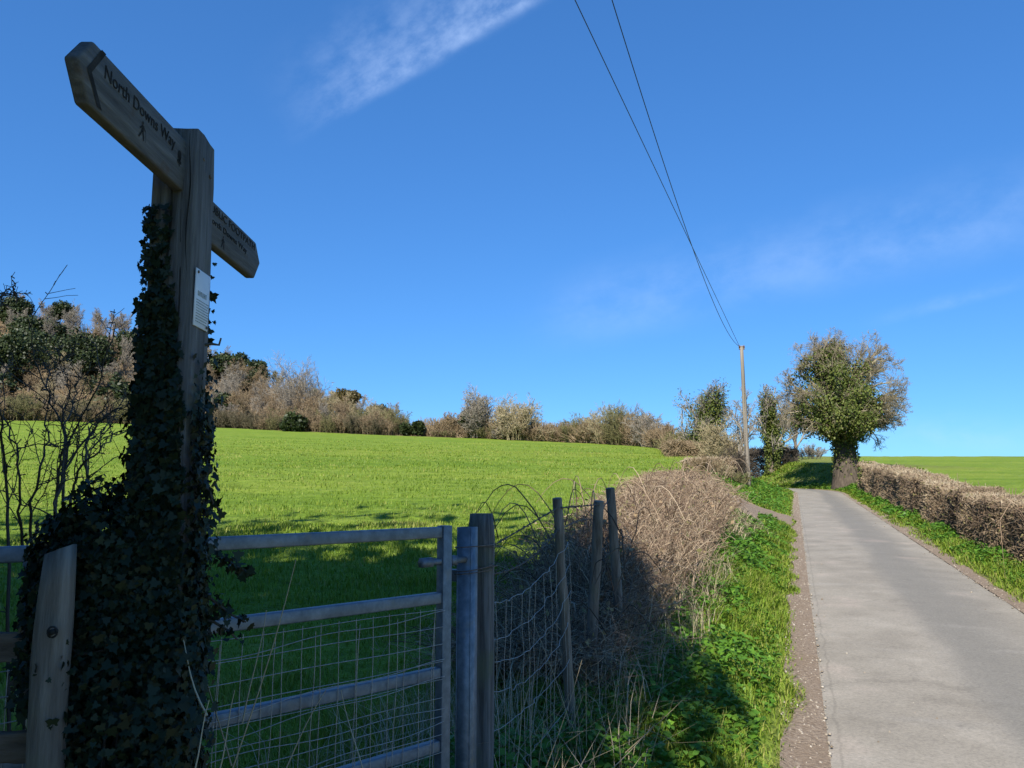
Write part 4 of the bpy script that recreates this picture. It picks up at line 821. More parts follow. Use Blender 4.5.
# ------------------------------------------------------------------ telegraph pole and wires
def pole_and_wires():
    P = place(748.5, 34.3); top = z_for(346, P); tx = (741.5 - 512) / F * (P[1] * cP + (top - EYE) * sP); Tp = np.array([tx, P[1], top])
    root = empty('telegraph_pole', P, 'weathered wooden telegraph pole beside the track carrying two wires', 'pole')
    g = Geo(); k = np.linspace(0, 1, 9)[:, None]; base = P - [0, 0, .4]; tubes(g, (base + (Tp - base) * k), np.linspace(.12, .075, 9)[None], 12, .5, True); g.build('shaft', M['pole'], root, True)
    g = Geo(); box(g, Tp + [0, -.02, -.14], np.eye(3), [.13, .03, .03]); g.build('crossarm', M['pole'], root, bevel=.006)
    ends = []
    for dx in (-.10, .10):
        g = Geo(); c = Tp + [dx, -.02, -.105]; tubes(g, np.array([c, c + [0, 0, .04], c + [0, 0, .07], c + [0, 0, .10], c + [0, 0, .13]]), np.array([.02, .045, .03, .045, .02]), 10, .5, True); g.build('insulator', M['ceramic'], root, True); ends.append(c + [0, 0, .085])
    g = Geo()
    for zf in (.40, .44, .48, .52, .56): 
        for sx in (-1, 1): c = P + (Tp - P) * (zf + .02 * (sx > 0)); tubes(g, np.array([c + [sx * .1, 0, 0], c + [sx * .24, 0, .01]]), np.array([.011, .011]), 6, .5, True)
    g.build('climbing_steps', M['rustwire'], root)
    for (end, p1, pm, lab) in ((ends[0], (575, 0), (693, 235), 'sagging wire from the telegraph pole, leftmost at the top of the photo'), (ends[1], (612, 0), (688, 235), 'tauter wire from the telegraph pole, rightmost at the top of the photo')):
        q1 = at_y(*p1, 7.2); e2 = end[:2]; dd = q1[:2] - e2; ln = np.linalg.norm(dd)
        r = ray(*pm); cr = np.array([[r[0], -dd[0]], [r[1], -dd[1]]]); sol = np.linalg.solve(cr, e2); kk = sol[1]; zm = EYE + r[2] * sol[0]
        # z(k) = z0 + a k + b k^2 through (0,end) (kk,zm) (1,q1)
        z0 = end[2]; A = np.array([[kk, kk * kk], [1, 1]]); a, b = np.linalg.solve(A, [zm - z0, q1[2] - z0]); b = max(b, 0.0); a = q1[2] - z0 - b
        k = np.linspace(0, 1.35, 60); pts = np.stack([e2[0] + dd[0] * k, e2[1] + dd[1] * k, z0 + a * k + b * k * k], 1)
        g = Geo(); tubes(g, pts, np.interp(k, [0, 1], [.010, .0055])[None], 5); tag(g.build('overhead_wire', M['black']), lab, 'wire', 'overhead wires')
pole_and_wires()

# ------------------------------------------------------------------ signpost
PX, PY = -.806, 1.80
LEAN = .018
def signpost():
    gz0 = H(PX, PY); topz = z_for(130, np.array([PX, PY - .05, 0])); w_ = .053
    root = empty('signpost', (PX, PY, gz0), 'weathered oak footpath signpost with two pointed finger boards and ivy climbing it', 'signpost')
    r = np.random.default_rng(5); n = 26; zz = np.linspace(gz0 - .3, topz, n); g = Geo()
    ring = []; sh = np.array([(-1, -1), (-.35, -1.02), (.4, -1), (1, -1), (1.02, -.3), (1, .45), (1, 1), (0, 1.0), (-1, 1), (-1.0, 0)]) * w_
    for i, z in enumerate(zz):
        j = sh * (1 + .012 * math.sin(z * 9)) + r.normal(0, .0009, sh.shape); ring.append(np.column_stack([PX + LEAN * (topz - z) + j[:, 0], PY + j[:, 1], np.full(len(sh), z)]))
    k = len(sh); top = ring[-1].copy(); top[:, 2] += np.where(top[:, 1] < PY, .004, -.002); ring[-1] = top; V = np.concatenate(ring)
    f = np.array([[i * k + a, i * k + (a + 1) % k, (i + 1) * k + (a + 1) % k, (i + 1) * k + a] for i in range(n - 1) for a in range(k)])
    g.add(V, f); g.f.append(np.array([[(n - 1) * k + a for a in range(k)]], np.int32)); g.build('post', M['postwood'], root, bevel=.003)
    # deep drying cracks down the front face
    g = Geo()
    for (x, z0, z1, ww) in ((-.006, topz - .50, topz - .03, .0028), (.022, topz - .9, topz - .2, .0016), (.036, topz - .35, topz - .01, .0014)):
        q = np.linspace(0, 1, 14); zq = z0 + (z1 - z0) * q; xx = PX + LEAN * (topz - zq) + x + .003 * np.sin(q * 9 + z0); wv = ww * np.sin(q * 3.1416) + .0003; y = PY - w_ - .0012
        V = np.concatenate([np.column_stack([xx - wv, 0 * q + y, zq]), np.column_stack([xx + wv, 0 * q + y, zq])]); g.add(V, [[i, 14 + i, 15 + i, i + 1] for i in range(13)])
    g.build('crack', M['carved'], root)
    # finger boards: outlines in the (Y,Z) plane extruded across X; the first points towards the camera, the second away
    TH = .014; XB = PX + .012
    def finger(yroot, ytip, zc, hh, lines, walker, acorn, chev):
        sgn = 1 if ytip > yroot else -1; sh_ = ytip - sgn * .045
        out = [(yroot, zc - hh), (sh_, zc - hh), (ytip, zc + .004), (sh_, zc + hh), (yroot, zc + hh)]
        m = len(out); V = np.array([[XB - TH, y, z] for y, z in out] + [[XB + TH, y, z] for y, z in out])
        g = Geo(); side = [[i, (i + 1) % m, m + (i + 1) % m, m + i] for i in range(m)]; g.add(V, side); g.f.append(np.array([list(range(m))[::-1], [m + i for i in range(m)]], np.int32))
        b = g.build('finger_board', M['boardwood'], root, bevel=.005)
        bm_fix(b)
        xf = XB + TH + .0012
        for (txt, y0, z0, size, ext) in lines:
            cu = bpy.data.curves.new('lettering', 'FONT'); cu.body = txt; cu.size = size; cu.extrude = .0004; cu.space_character = 1.02; o = bpy.data.objects.new('lettering', cu); COL.objects.link(o); cu.materials.append(M['carved'])
            bpy.context.view_layer.update(); sx = ext / max(o.dimensions.x, 1e-4)
            me = bpy.data.meshes.new_from_object(o.evaluated_get(bpy.context.evaluated_depsgraph_get())); bpy.data.objects.remove(o); bpy.data.curves.remove(cu)
            me.transform(Matrix(((0, 0, 1, xf), (sx, 0, 0, y0), (0, 1, 0, z0), (0, 0, 0, 1)))); o = bpy.data.objects.new('lettering', me); COL.objects.link(o); o.parent = b
        def sheet(name, polys):
            g = Geo()
            for pl in polys: g.add([[xf, y, z] for y, z in pl], [list(range(len(pl)))])
            o = g.build(name, M['carved']); o.parent = b; o.location = (0, 0, 0); return o
        if walker:
            y, z, q = walker; T = lambda L: [(y + a * q, z + c * q) for a, c in L]
            circ = [(.0 + .16 * math.cos(a), 1.78 + .18 * math.sin(a)) for a in np.linspace(0, 6.28, 9)[:-1]]
            sheet('walker_symbol', [T(circ), T([(-.2, .85), (.2, .85), (.22, 1.55), (-.18, 1.55)]), T([(-.2, .9), (.02, .9), (-.3, .4), (-.62, 0), (-.8, .08), (-.48, .5)]), T([(0, .9), (.2, .9), (.36, .45), (.42, 0), (.2, 0), (.16, .42)]), T([(-.18, 1.5), (-.14, 1.3), (-.5, .95), (-.62, 1.08)]), T([(.2, 1.5), (.2, 1.28), (.55, 1.02), (.62, 1.16)]), T([(.6, 1.1), (.66, 1.1), (.78, 0), (.72, 0)])])
        if acorn:
            y, z, q = acorn; a = np.linspace(0, 6.28, 13)[:-1]
            sheet('acorn_symbol', [[(y + .42 * q * math.cos(t), z + .62 * q * math.sin(t) + .1 * q) for t in a], [(y + .52 * q * math.cos(t), z - .62 * q + .26 * q * math.sin(t)) for t in a], [(y - .07 * q, z - .85 * q), (y + .07 * q, z - .85 * q), (y + .1 * q, z - 1.15 * q), (y - .02 * q, z - 1.15 * q)]])
        if chev:
            y0 = ytip - sgn * .028; y1 = sh_ - sgn * .026; t_ = .016 * -sgn
            sheet('carved_border', [[(y0, zc), (y0 + t_, zc), (y1 + t_, zc + hh * .98), (y1, zc + hh * .98)], [(y0, zc), (y1, zc - hh * .86), (y1 + t_, zc - hh * .86), (y0 + t_, zc)]])
        return b
    def bm_fix(o):
        import bmesh
        bm = bmesh.new(); bm.from_mesh(o.data); bmesh.ops.recalc_face_normals(bm, faces=bm.faces); bm.to_mesh(o.data); bm.free()
    z1 = (z_for(141, np.array([PX, PY - w_, 0])) + z_for(191, np.array([PX, PY - w_, 0]))) / 2; h1 = (z_for(141, np.array([PX, PY - w_, 0])) - z_for(191, np.array([PX, PY - w_, 0]))) / 2
    ytip = 1.289
    finger(PY - w_ + .004, ytip, z1, h1, [('North Downs Way', ytip + .085, z1 + .014, .038, .31)], (ytip + .245, z1 - .036, .021), (PY - w_ - .034, z1 + .008, .021), True)
    yb = PY + w_; z2 = (z_for(190, np.array([PX, yb, 0])) + z_for(238, np.array([PX, yb, 0]))) / 2
    finger(yb - .004, 2.31, z2 + .006, h1 * .90, [('PUBLIC FOOTPATH', yb + .035, z2 + .032, .029, .36), ('North Downs Way', yb + .040, z2 + .002, .023, .29)], (yb + .15, z2 - .042, .018), None, False)
    # notice plate on the right-hand face
    zt_ = z_for(273, np.array([PX, PY, 0])); zb_ = z_for(329, np.array([PX, PY, 0])); xf = PX + LEAN * (topz - (zt_ + zb_) / 2) + w_ * 1.02 + .003; g = Geo(); box(g, [xf, PY - .006, (zt_ + zb_) / 2], np.eye(3), [.0016, .041, (zt_ - zb_) / 2]); pl = g.build('notice_plate', M['plate'], root, bevel=.0008)
    g = Geo(); Hn = zt_ - zb_; r = np.random.default_rng(3)
    def dash(y0, y1, z, hgt): g.add([[xf + .0021, y0, z], [xf + .0021, y1, z], [xf + .0021, y1, z + hgt], [xf + .0021, y0, z + hgt]], [[0, 1, 2, 3]])
    for q in range(9):
        z = zb_ + Hn * (.08 + .047 * q); y = PY - .040
        while y < PY + .022 + .008 * r.random(): l = .004 + .009 * r.random(); dash(y, y + l, z, .0017); y += l + .0018
    for q in range(6): y = PY - .034 + q * .009; dash(y, y + .0016, zb_ + Hn * .54, .012); dash(y + .004, y + .0056, zb_ + Hn * .54, .012); dash(y + .0016, y + .004, zb_ + Hn * .54 + .005 * (q % 3), .0018)
    o = g.build('printed_text', M['ink']); o.parent = pl; o.location = (0, 0, 0)
    for yy, z in ((-.038, zt_ - .008), (.026, zb_ + .008)):
        g = Geo(); c = np.array([xf + .001, PY + yy, z]); tubes(g, np.array([c, c + [.003, 0, 0]]), np.array([.0035, .0035]), 8, .5, True); o = g.build('screw', M['rustwire']); o.parent = pl; o.location = (0, 0, 0)
    # bolts through the post top
    for yy, z in ((-.018, topz - .06), (.028, topz - .085)):
        g = Geo(); c = np.array([PX + w_ + .0, PY + yy, z]); tubes(g, np.array([c, c + [.004, 0, 0]]), np.array([.005, .005]), 8, .5, True); g.build('bolt', M['rustwire'], root)
    return gz0, topz
GZ0, TOPZ = signpost()

def ivy():
    root = empty('ivy', (PX, PY - .07, GZ0), 'dark ivy smothering the signpost\'s foot and climbing its post', 'ivy')
    g = Geo(); r = np.random.default_rng(17); w_ = .057
    def face_leaves(n, zlo, zhi, pw, thick):
        zz = zlo + (zhi - zlo) * r.random(n) ** pw; fc = r.random(n); fc = np.where((zz > 1.84 + .24 * r.random(n) ** .6) & (fc >= .70) & (fc < .87), .1, fc); q = r.uniform(-1, 1, n)
        # front, left, right(few), back
        nx = np.where(fc < .46, 0, np.where(fc < .70, -1, np.where(fc < .87, 1, 0))); ny = np.where(fc < .46, -1, np.where(fc >= .87, 1, 0))
        q = np.where(fc < .46, -1 + (q + 1) * np.interp(zz, [1.75, 1.95, 2.3], [1.0, .9, .5]), q)
        x = PX + np.where(nx != 0, nx * w_, q * w_); y = PY + np.where(ny != 0, ny * w_, q * w_); d = np.stack([nx, ny, 0 * q], 1).astype(float)
        P = np.stack([x + LEAN * (TOPZ - zz), y, zz], 1) + d * (thick * r.random(n))[:, None]
        leaves(g, P, d * .25 + rdir(n, r) * .6 + [0, 0, -.8], d + rdir(n, r) * .45 + [0, 0, .3], (.0125 + .0165 * r.random(n) ** 2), IVY, np.clip(r.normal(.4, .25, n), 0, 1), .2)
    face_leaves(1500, .9, 1.66, 1., .05); face_leaves(1500, .9, 1.66, 1., .02); face_leaves(2600, 1.05, 2.42, 1.4, .014); face_leaves(4300, 1.0, 2.2, 1.2, .022); face_leaves(4300, .95, 1.98, 1.1, .036)
    # bulky mass round the foot, spreading to the left
    n = 54000; c = np.array([[PX - .10, PY - .04, 1.60, .17], [PX - .20, PY - .02, 1.50, .17], [PX - .05, PY - .05, 1.25, .30], [PX - .22, PY - .08, 1.28, .20], [PX - .32, PY - .05, 1.1, .22], [PX - .10, PY - .12, .85, .34], [PX - .30, PY - .05, .75, .32], [PX - .02, PY - .08, .45, .30], [PX - .33, PY, .45, .3], [PX - .02, PY, 1.5, .15], [PX - .12, PY - .04, 1.48, .17]])
    pr = np.array([1.3, 1.3, 2, 1.6, 1.6, 2.2, 1.8, 1.6, 1.3, 1, 1.2]); k = r.choice(len(c), n, p=pr / pr.sum()); d = rdir(n, r); rad = c[k, 3] * (.62 + .42 * r.random(n)) * (1 + .15 * np.sin(d[:, 0] * 7 + 3 * k) * np.sin(d[:, 2] * 6 + k))
    P = c[k, :3] + d * rad[:, None] * [.92, .62, 1.05]; keep = (P[:, 2] > .12) & (P[:, 0] < -.40 * P[:, 1] + .03 * r.random(n)) & (P[:, 0] > np.where(P[:, 2] > 1.3, -.605, -.565) * P[:, 1] - .03 * r.random(n)); P, d = P[keep], d[keep]; m = len(P)
    leaves(g, P, d * .3 + rdir(m, r) * .6 + [0, 0, -.7], d + rdir(m, r) * .5 + [0, -.1, .35], .010 + .018 * r.random(m) ** 2, IVY, np.clip(r.normal(.42, .2, m), 0, 1), .25)
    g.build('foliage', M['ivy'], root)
    g = Geo(); ps = []
    for i in range(46):   # woody stems hugging the post and hanging loose in the mass
        x = PX + r.uniform(-.3, .10); y = PY - .07 - r.uniform(0, .16) * (x < PX + .02); z0 = r.uniform(.1, .9); z1 = z0 + r.uniform(.4, .9); q = np.linspace(0, 1, 8)
        ps.append(np.stack([x + (PX - x) * q * .5 + np.cumsum(r.normal(0, .010, 8)), y + (PY - .06 - y) * q * .6 + np.cumsum(r.normal(0, .006, 8)), z0 + (z1 - z0) * q], 1))
    for i in range(14):
        x = PX + r.uniform(-.05, .04); y = PY - w_ - .004; z0 = .9; q = np.linspace(0, 1, 8); ps.append(np.stack([x + np.cumsum(r.normal(0, .006, 8)), y + 0 * q, z0 + r.uniform(.6, 1.2) * q], 1))
    tubes(g, np.array(ps), np.linspace(.005, .002, 8)[None], 5); 
    # sprigs sticking out to the right over the gate
    sp = []
    for pp, Z in (([(205, 545), (222, 556), (236, 566), (250, 573)], 1.85), ([(200, 590), (218, 604), (232, 615), (246, 622)], 1.8), ([(198, 618), (214, 622), (228, 630), (238, 640)], 1.8), ([(205, 345), (212, 344), (219, 345), (221, 338)], 1.75), ([(200, 480), (210, 492), (214, 505), (222, 512)], 1.78), ([(60, 640), (80, 655), (105, 650), (112, 630)], 1.6)):
        sp.append(np.array([at_z(x, y, Z) for x, y in pp]))
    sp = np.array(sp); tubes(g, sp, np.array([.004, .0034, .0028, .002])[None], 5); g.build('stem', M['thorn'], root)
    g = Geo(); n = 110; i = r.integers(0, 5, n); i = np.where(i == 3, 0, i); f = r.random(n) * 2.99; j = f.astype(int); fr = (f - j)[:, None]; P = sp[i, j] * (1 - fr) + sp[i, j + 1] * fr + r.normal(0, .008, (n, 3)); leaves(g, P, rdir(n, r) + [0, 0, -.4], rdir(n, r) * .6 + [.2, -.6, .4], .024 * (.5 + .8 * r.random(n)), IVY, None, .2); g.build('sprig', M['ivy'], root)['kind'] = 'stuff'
ivy()

# ------------------------------------------------------------------ gate, steel post, wooden gatepost
GR = np.array([-.252, 2.93]); GD = unit(np.array([-.713, -.70])); GN = np.array([-GD[1], GD[0]])
def gate():
    gr = H(GR[0], GR[1]); root = empty('field_gate', (GR[0], GR[1], gr), 'galvanised tubular field gate infilled with square wire netting', 'gate')
    ZT = z_for(532, np.array([0, GR[1], 0])); zs = [ZT] + [z_for(y, np.array([0, GR[1], 0])) for y in (597, 671.5, 744)]; zs.append(zs[-1] - .235)
    W = 1.75; tilt = -.004
    def pt(k, z): p = GR + GD * k; return np.array([p[0], p[1], z + tilt * k])
    for i, z in enumerate(zs):
        g = Geo(); bar(g, pt(.022, z), pt(W, z), .034, .040); g.build('rail', M['galv'], root, bevel=.005)
    for k, nm in ((0, 'stile'), (W, 'stile'), (.935, 'brace')):
        g = Geo(); ww = .042 if nm == 'stile' else .034; off = 0 if nm == 'stile' else .0
        zt_ = zs[0] + (.024 if nm == 'stile' else -.024); zb_ = zs[-1] - .03
        if nm == 'stile': bar(g, pt(k, zb_), pt(k, zt_), ww, ww, (GN[0], GN[1], 0)); g.build(nm, M['galv'], root, bevel=.004)
        else:
            for a, b in zip(zs[1:], zs[:-1]):
                bar(g, pt(k, a + .021), pt(k, b - .021), .030, .030, (GN[0], GN[1], 0))
            g.build(nm, M['galv'], root, bevel=.004)
    g = Geo(); r = np.random.default_rng(8); ps = []; off = np.array([GN[0], GN[1], 0]) * .021
    if (GN @ GR) > 0: off = -off
    zt_ = zs[1] - .03; zb_ = zs[-1]
    for k in np.arange(.06, W, .066): q = np.linspace(0, 1, 10); ps.append(np.array([pt(k + .002 * math.sin(a * 11 + k * 7), zb_ + (zt_ - zb_) * a) + off for a in q]))
    for k in np.arange(.09, W, .155):
        q = np.linspace(0, 1, 10); dx = r.normal(0, .012); ps.append(np.array([pt(k + dx * a + .004 * math.sin(a * 9 + k * 17), zb_ + (zt_ - .02 - zb_) * a) + off * 1.5 for a in q]))
    tubes(g, np.array(ps), .0013, 4); ps = []
    for j, z in enumerate(np.arange(zb_ + .03, zt_ + .01, .062)):
        k = np.linspace(.02, W, 34); ps.append(np.array([pt(a, z + .002 * math.sin(a * 9 + j)) + off for a in k]))
    for z in (zt_ - .03, zt_ - .20, zt_ - .26, zs[2] - .10, zs[2] - .17, zs[3] - .1):
        k = np.linspace(.02, W, 34); ph = r.random() * 6; ps.append(np.array([pt(a, z - .02 * a + .012 * math.sin(a * 3.1 + ph) + .007 * math.sin(a * 12 + ph)) + off * 1.6 for a in k]))
    tubes(g, np.array(ps), .0014, 4); g.build('wire_netting', M['wire'], root)
    zl = z_for(561, np.array([0, GR[1], 0])); g = Geo(); tubes(g, np.array([pt(.10, zl), pt(-.11, zl)]), np.array([.0125, .0125]), 10, .5, True); tubes(g, np.array([pt(.11, zl), pt(.06, zl)]), np.array([.019, .019]), 6, .5, True); tubes(g, np.array([pt(-.028, zl), pt(-.055, zl)]), np.array([.020, .020]), 6, .5, True); g.build('hinge_bolt', M['galv'], root)
    return ZT
gate()
def gate_posts():
    a = at_z(467.5, 527, 2.98); zt_ = a[2]; p = a[:2]; gz_ = H(*p); root = empty('steel_post', (p[0], p[1], gz_), 'square galvanised steel gatepost, open topped, beside the gate', 'post')
    x = GD; y = GN; hw = .030; th = .004; g = Geo(); A3 = lambda v: np.array([v[0], v[1], 0.]); up = np.array([0, 0, 1.]); zb_ = gz_ - .3; L = (zt_ - zb_) / 2; zc = (zt_ + zb_) / 2
    ax = [A3(np.array([1., 0])), A3(np.array([0, 1.])), up]; c45 = np.array([[.93, -.37, 0], [.37, .93, 0], [0, 0, 1.]])
    for sx, sy in ((1, 0), (-1, 0), (0, 1), (0, -1)):
        cc = np.array([p[0], p[1], zc]) + c45[0] * sx * (hw - th / 2) + c45[1] * sy * (hw - th / 2)
        box(g, cc, c45, [th / 2 if sx else hw - th - .0002, th / 2 if sy else hw, L])
    g.build('tube', M['galv'], root)
    g = Geo(); zl = z_for(561, np.array([0, p[1], 0])); box(g, np.array([p[0], p[1], zl - .055]) + c45[0] * -.055 , c45, [.024, .02, .022]); g.build('hinge_bracket', M['galv'], root, bevel=.003)
    # big weathered strainer post behind it
    a = at_z(481.5, 515, 3.16); p = a[:2]; zt_ = a[2]; gz_ = H(*p); root = empty('gatepost', (p[0], p[1], gz_), 'thick weathered wooden gatepost wired to the steel post', 'post')
    r = np.random.default_rng(4); g = Geo(); n = 30; m = 18; zz = np.linspace(gz_ - .3, zt_, n); an = np.arange(m) * 2 * np.pi / m; V = []; groove = r.normal(0, .0022, m)
    for i, z in enumerate(zz):
        rd = .055 + groove + .0012 * np.sin(z * 8 + an * 2) + r.normal(0, .0006, m); sq = 1 / np.maximum(np.abs(np.cos(an + .3)), np.abs(np.sin(an + .3))) ** .55; sc = 1 if i < n - 2 else (.96 if i == n - 2 else .84)
        V.append(np.column_stack([p[0] + np.cos(an) * rd * sq * sc * .92, p[1] + np.sin(an) * rd * sq * sc * .92, z + (.006 if i == n - 1 else 0) + 0 * an]))
    g.add(np.concatenate(V), [[i * m + a_, i * m + (a_ + 1) % m, (i + 1) * m + (a_ + 1) % m, (i + 1) * m + a_] for i in range(n - 1) for a_ in range(m)]); g.f.append(np.array([[(n - 1) * m + a_ for a_ in range(m)]], np.int32)); g.build('timber', M['postwood'], root, True)
    g = Geo(); ps = []
    for dz in (.118, .128, .20, .208, .215):   # wraps of binding wire
        q = np.linspace(0, 2 * np.pi, 26); cx_ = (p + at_z(467.5, 527, 2.98)[:2]) / 2; dv = at_z(467.5, 527, 2.98)[:2] - p; ln = np.linalg.norm(dv); e1 = dv / ln; e2 = np.array([-e1[1], e1[0]])
        if dz in (.128, .208): cx_ = p; ln = .02
        ps.append(np.stack([cx_[0] + e1[0] * np.cos(q) * (ln / 2 + .058) + e2[0] * np.sin(q) * .064, cx_[1] + e1[1] * np.cos(q) * (ln / 2 + .058) + e2[1] * np.sin(q) * .064, zt_ - dz + .006 * np.sin(q + dz * 60)], 1))
    tubes(g, np.array(ps), .0021, 5); g.build('binding_wire', M['rustwire'], root)
    return np.array([p[0], p[1], zt_])
GP = gate_posts()

def wire_fence():
    root = empty('wire_fence', (*GP[:2], H(*GP[:2])), 'old stake and barbed wire fence with sagging netting sinking into brambles', 'fence')
    tops = []; r = np.random.default_rng(6)
    for (xt, yt, xb, yb, Z, rd, mt) in ((557, 498, 570, 705, 4.0, .027, 'stakewood'), (599, 501, 593, 622, 4.75, .034, 'stakewood'), (610, 488, 619, 620, 5.3, .033, 'stakewood')):
        a = at_z(xt, yt, Z); b = at_z(xb, yb, Z); gzz = H(*b[:2]); dv = (b - a) / (a[2] - b[2]); b = a + dv * (a[2] - (gzz - .15)); k = np.linspace(0, 1, 9)[:, None]; P = a + (b - a) * k; P[1:-1, :2] += r.normal(0, .003, (7, 2))
        g = Geo(); tubes(g, P, (rd * np.linspace(.97, 1.03, 9))[None], 8, .5, True); g.build('stake', M[mt], root, bevel=.004); tops.append(a)
    gp = GP; chain = [gp - [0, 0, .12]] + [t - [0, 0, .045] for t in tops]
    g = Geo(); barbs = []
    def span(a, b, sag, n=40, tw=True):
        k = np.linspace(0, 1, n)[:, None]; p = a + (b - a) * k - np.array([0, 0, 1]) * sag * 4 * k * (1 - k); out = []
        for ph in (0, np.pi):
            q = k[:, 0] * np.linalg.norm(b - a) / .022; out.append(p + .0022 * np.stack([np.cos(q + ph), np.sin(q + ph), np.sin(q + ph)], 1))
        tubes(g, np.array(out), .0024, 4)
        for i in range(3, n - 2, 4):
            for s_ in range(2): d = rdir(1, r)[0] * .016; barbs.append(np.array([p[i] - d, p[i] + d * .2, p[i] + d]))
    span(gp + [.03, .02, -.135], tops[0] + [0, -.03, -.05], .0); span(tops[0] + [.02, -.03, -.05], tops[1] + [0, -.03, -.02], .0); span(tops[1] - [0, 0, .05], tops[2] - [0, 0, .05], .02, 16);
    span(gp + [.03, .02, -.24], tops[0] + [0, -.03, -.16], .05); span(tops[0] + [0, -.03, -.17], tops[2] - [0, 0, .25], -.05)
    tubes(g, np.array(barbs), .0019, 3); g.build('barbed_wire', M['rustwire'], root)
    g = Geo(); lines = []
    A0 = gp + [.04, .03, 0]; B0 = tops[0] + [0, -.02, 0]; zz = [(-.36, -.22, .06), (-.50, -.33, .08), (-.58, -.47, .10), (-.70, -.62, .09), (-.86, -.80, .04)]
    rows = []
    for (za, zb_, sg) in zz:
        k = np.linspace(0, 1, 22)[:, None]; p = (A0 + [0, 0, za]) + ((B0 + [.06, 0, zb_]) - (A0 + [0, 0, za])) * k - np.array([0, 0, 1.]) * sg * 4 * k * (1 - k) + r.normal(0, .004, (22, 3)); rows.append(p)
    rows.append(np.column_stack([rows[-1][:, 0], rows[-1][:, 1], rows[-1][:, 2] - .2])); rows = np.array(rows); tubes(g, rows, .0016, 4)
    ver = [rows[:, i] + np.array([.02 * math.sin(i * 2.1), 0, 0]) * np.linspace(0, 1, len(rows))[:, None] for i in range(1, 22, 2)]; tubes(g, np.array(ver), .0012, 4)
    g.build('wire_netting', M['wire'], root)
    # loose dark canes between the stakes
    g = Geo(); ps = []
    for i in range(16):
        a = at_z(r.uniform(495, 640), r.uniform(520, 640), r.uniform(3.9, 5.4)); th = r.random() * 6.28; L = r.uniform(.25, .7); k = np.linspace(0, 1, 9)[:, None]; ps.append(a + np.array([math.cos(th), .4 * math.sin(th), 0]) * L * k + np.array([0, 0, .22]) * np.sin(k * 2.8) + np.cumsum(r.normal(0, .006, (9, 3)), 0))
    tubes(g, np.array(ps), np.linspace(.0042, .002, 9)[None], 4); g.build('dark_canes', M['thorn'], [o for o in COL.objects if o.name == 'bramble_hedge'][0])['kind'] = 'stuff'
wire_fence()

# ------------------------------------------------------------------ stake and rail fence at far left, bare thorn bush
def rail_fence():
    b = at_z(45, 768, 1.5); a = at_z(60, 550, 1.56); gzz = H(*b[:2]); root = empty('rail_fence', (b[0], b[1], gzz), 'cleft wooden stake with rough rails in the bottom left corner', 'fence')
    r = np.random.default_rng(31); dv = (b - a) / (a[2] - b[2]); bot = a + dv * (a[2] - gzz + .2); n = 22; k = np.linspace(0, 1, n)[:, None]; P = bot + (a - bot) * k
    g = Geo(); m = 12; an = np.arange(m) * 2 * np.pi / m + .4; V = []
    for i in range(n):
        sq = 1 / np.maximum(np.abs(np.cos(an)), np.abs(np.sin(an))) ** .7; rd = .032 * sq * (1 + .03 * np.sin(an * 3 + i * .3)) + r.normal(0, .0008, m); top = .80 if i == n - 1 else (.93 if i == n - 2 else 1)
        ox = .004 * math.sin(i * .6); V.append(np.column_stack([P[i, 0] + ox + np.cos(an) * rd * 1.08 * top, P[i, 1] + np.sin(an) * rd * .8 * top, P[i, 2] + (0.012 * np.cos(an) if i >= n - 2 else 0 * an)]))
    g.add(np.concatenate(V), [[i * m + q, i * m + (q + 1) % m, (i + 1) * m + (q + 1) % m, (i + 1) * m + q] for i in range(n - 1) for q in range(m)]); g.f.append(np.array([[(n - 1) * m + q for q in range(m)]], np.int32)); g.build('stake', M['stakewood'], root, True)
    g = Geo(); c = at_z(56, 631, 1.5); q = np.linspace(0, 6.28, 14); c = c + [0, -.012, 0]
    tubes(g, np.stack([c[0] + .009 * np.cos(q), c[1] + 0 * q, c[2] + .010 * np.sin(q)], 1), .0022, 5); tubes(g, np.array([c + [0, .012, 0], c + [0, -.004, 0]]), np.array([.005, .006]), 8, .5, True); g.build('knot', M['carved'], root)
    for (y0, y1, hh, Z) in ((645, 660, .062, 1.66), (745, 757, .06, 1.62)):
        A = at_z(-60, y0 + 4, Z - .03); B = at_z(52, y0, Z); g = Geo(); nn = 12; V = []
        for i in range(nn):
            c = A + (B - A) * i / (nn - 1); t = hh / 2 * (1 + .06 * math.sin(i * 1.7)); d_ = .016
            V += [c + [0, -d_, -t], c + [0, d_, -t], c + [0, d_, t * .95], c + [0, -d_ * .9, t]]
        g.add(V, [[i * 4 + q, i * 4 + (q + 1) % 4, i * 4 + 4 + (q + 1) % 4, i * 4 + 4 + q] for i in range(nn - 1) for q in range(4)]); g.f.append(np.array([[0, 3, 2, 1], [(nn - 1) * 4, (nn - 1) * 4 + 1, (nn - 1) * 4 + 2, (nn - 1) * 4 + 3]], np.int32)); g.build('rail', M['railwood'], root, bevel=.004)
rail_fence()
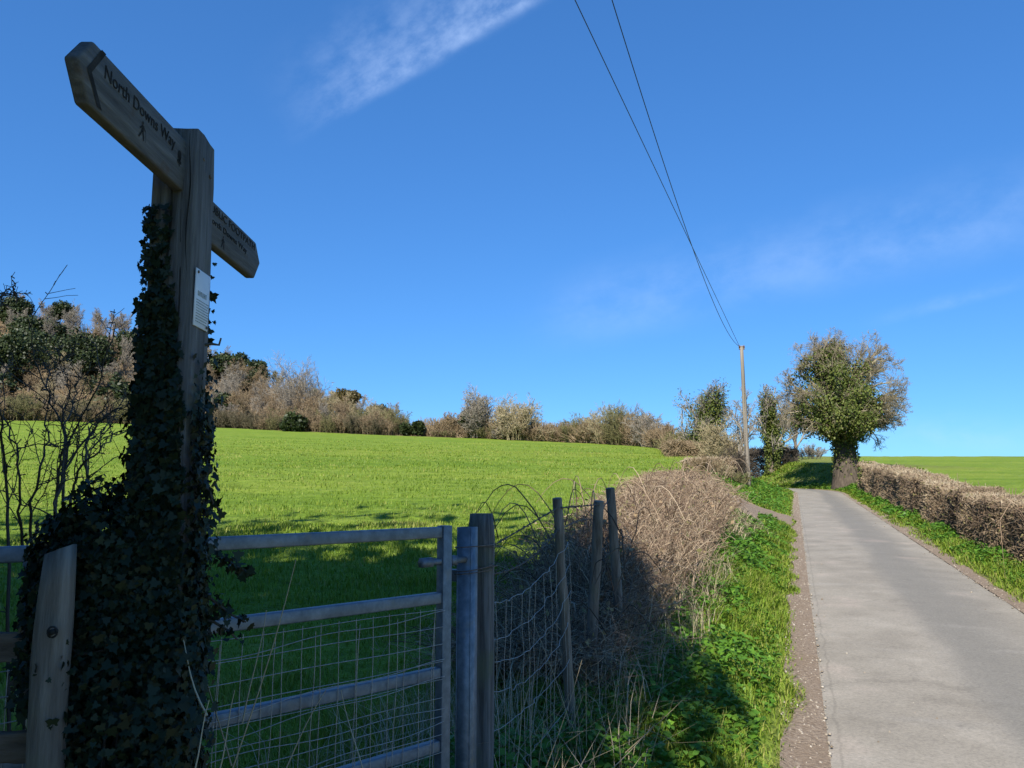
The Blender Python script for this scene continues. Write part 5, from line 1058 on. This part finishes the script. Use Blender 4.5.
def thorn_bush():
    base = at_z(30, 640, 2.75); gzz = H(*base[:2]); root = empty('thorn_bush', (base[0], base[1], gzz), 'bare spiky thorn bush behind the gate at the photo\'s left edge', 'bush'); r = np.random.default_rng(55)
    S = [[(65, 800), (62, 690), (50, 600), (45, 480), (20, 390), (0, 355)], [(80, 800), (85, 640), (110, 520), (130, 440), (130, 370), (140, 300)], [(150, 800), (150, 600), (190, 440), (140, 340), (100, 235), (75, 100)], [(155, 800), (152, 600), (200, 480), (270, 390), (330, 345), (385, 338)], [(160, 700), (175, 520), (195, 430), (240, 350), (285, 250), (318, 118)],
         [(20, 800), (20, 600), (10, 450), (5, 380), (-20, 300), (-30, 220)], [(60, 800), (45, 690), (20, 620), (15, 520), (30, 420), (25, 350)], [(190, 640), (200, 560), (230, 500), (270, 470), (320, 420), (370, 410)], [(150, 620), (165, 520), (180, 460), (185, 380), (205, 320), (215, 260)], [(100, 700), (90, 560), (75, 480), (60, 420), (45, 400), (20, 380)], [(230, 640), (245, 540), (235, 460), (240, 420), (262, 380), (300, 330)], [(-20, 60), (0, 45), (20, 35), (40, 38), (50, 48), (48, 52)], [(260, 620), (280, 540), (330, 480), (360, 470), (385, 440), (395, 400)], [(120, 300), (135, 260), (150, 240), (180, 215), (200, 208), (210, 205)]]
    Zs = [2.6, 2.7, 2.75, 2.7, 2.85, 2.55, 2.7, 2.8, 2.75, 2.5, 2.8]
    S = [q for i, q in enumerate(S) if i not in (6, 9, 12)]
    S = [([(s_[0][0] + 6, 1500)] if (s_[0][1] > 500) else [s_[0]]) + s_ for s_ in S]
    L = np.array([[at_z(x / 2.743, 280 + y / 2.743, z + .1 * math.sin(i * 1.3 + q)) for i, (x, y) in enumerate(s_)] for q, (s_, z) in enumerate(zip(S, Zs))])
    # smooth resample
    def smooth(P, n):
        t = np.linspace(0, P.shape[1] - 1, n); out = np.stack([np.stack([np.interp(t, np.arange(P.shape[1]), P[i, :, c]) for c in range(3)], 1) for i in range(len(P))]); out[:, 1:-1] = (out[:, :-2] + 2 * out[:, 1:-1] + out[:, 2:]) / 4; return out
    P0 = smooth(L, 22); P0[:, 1:-1] += r.normal(0, .004, P0[:, 1:-1].shape); r0 = np.broadcast_to(np.linspace(.0062, .0015, 22), P0.shape[:2]).copy(); r0[9] *= .5; r0[10] *= .5
    g = Geo(); tubes(g, P0, r0, 6)
    P1, r1 = spawn(r, P0, r0, 7, .25, .97, .17, .85, .12, 6, .22, .55, .0018); tubes(g, P1, r1, 4)
    P2, r2 = spawn(r, P1, r1, 4, .1, .97, .34, .9, .05, 4, .2, .6, .0014); tubes(g, P2, r2, 3)
    for PP, RR, n, l in ((P0, r0, 10, .022), (P1, r1, 5, .014)):   # thorns and fruiting spurs
        i = np.repeat(np.arange(len(PP)), n); f = r.random(len(i)) * (PP.shape[1] - 1.01); j = f.astype(int); p = PP[i, j] + (PP[i, j + 1] - PP[i, j]) * (f - j)[:, None]; d = rdir(len(i), r) + [0, 0, .15]; tubes(g, np.stack([p, p + d * l * .6, p + d * l], 1), np.array([.0024, .0018, .0022])[None], 4)
    g.build('branches', M['thorn'], root)
thorn_bush()
bpy.context.view_layer.update()
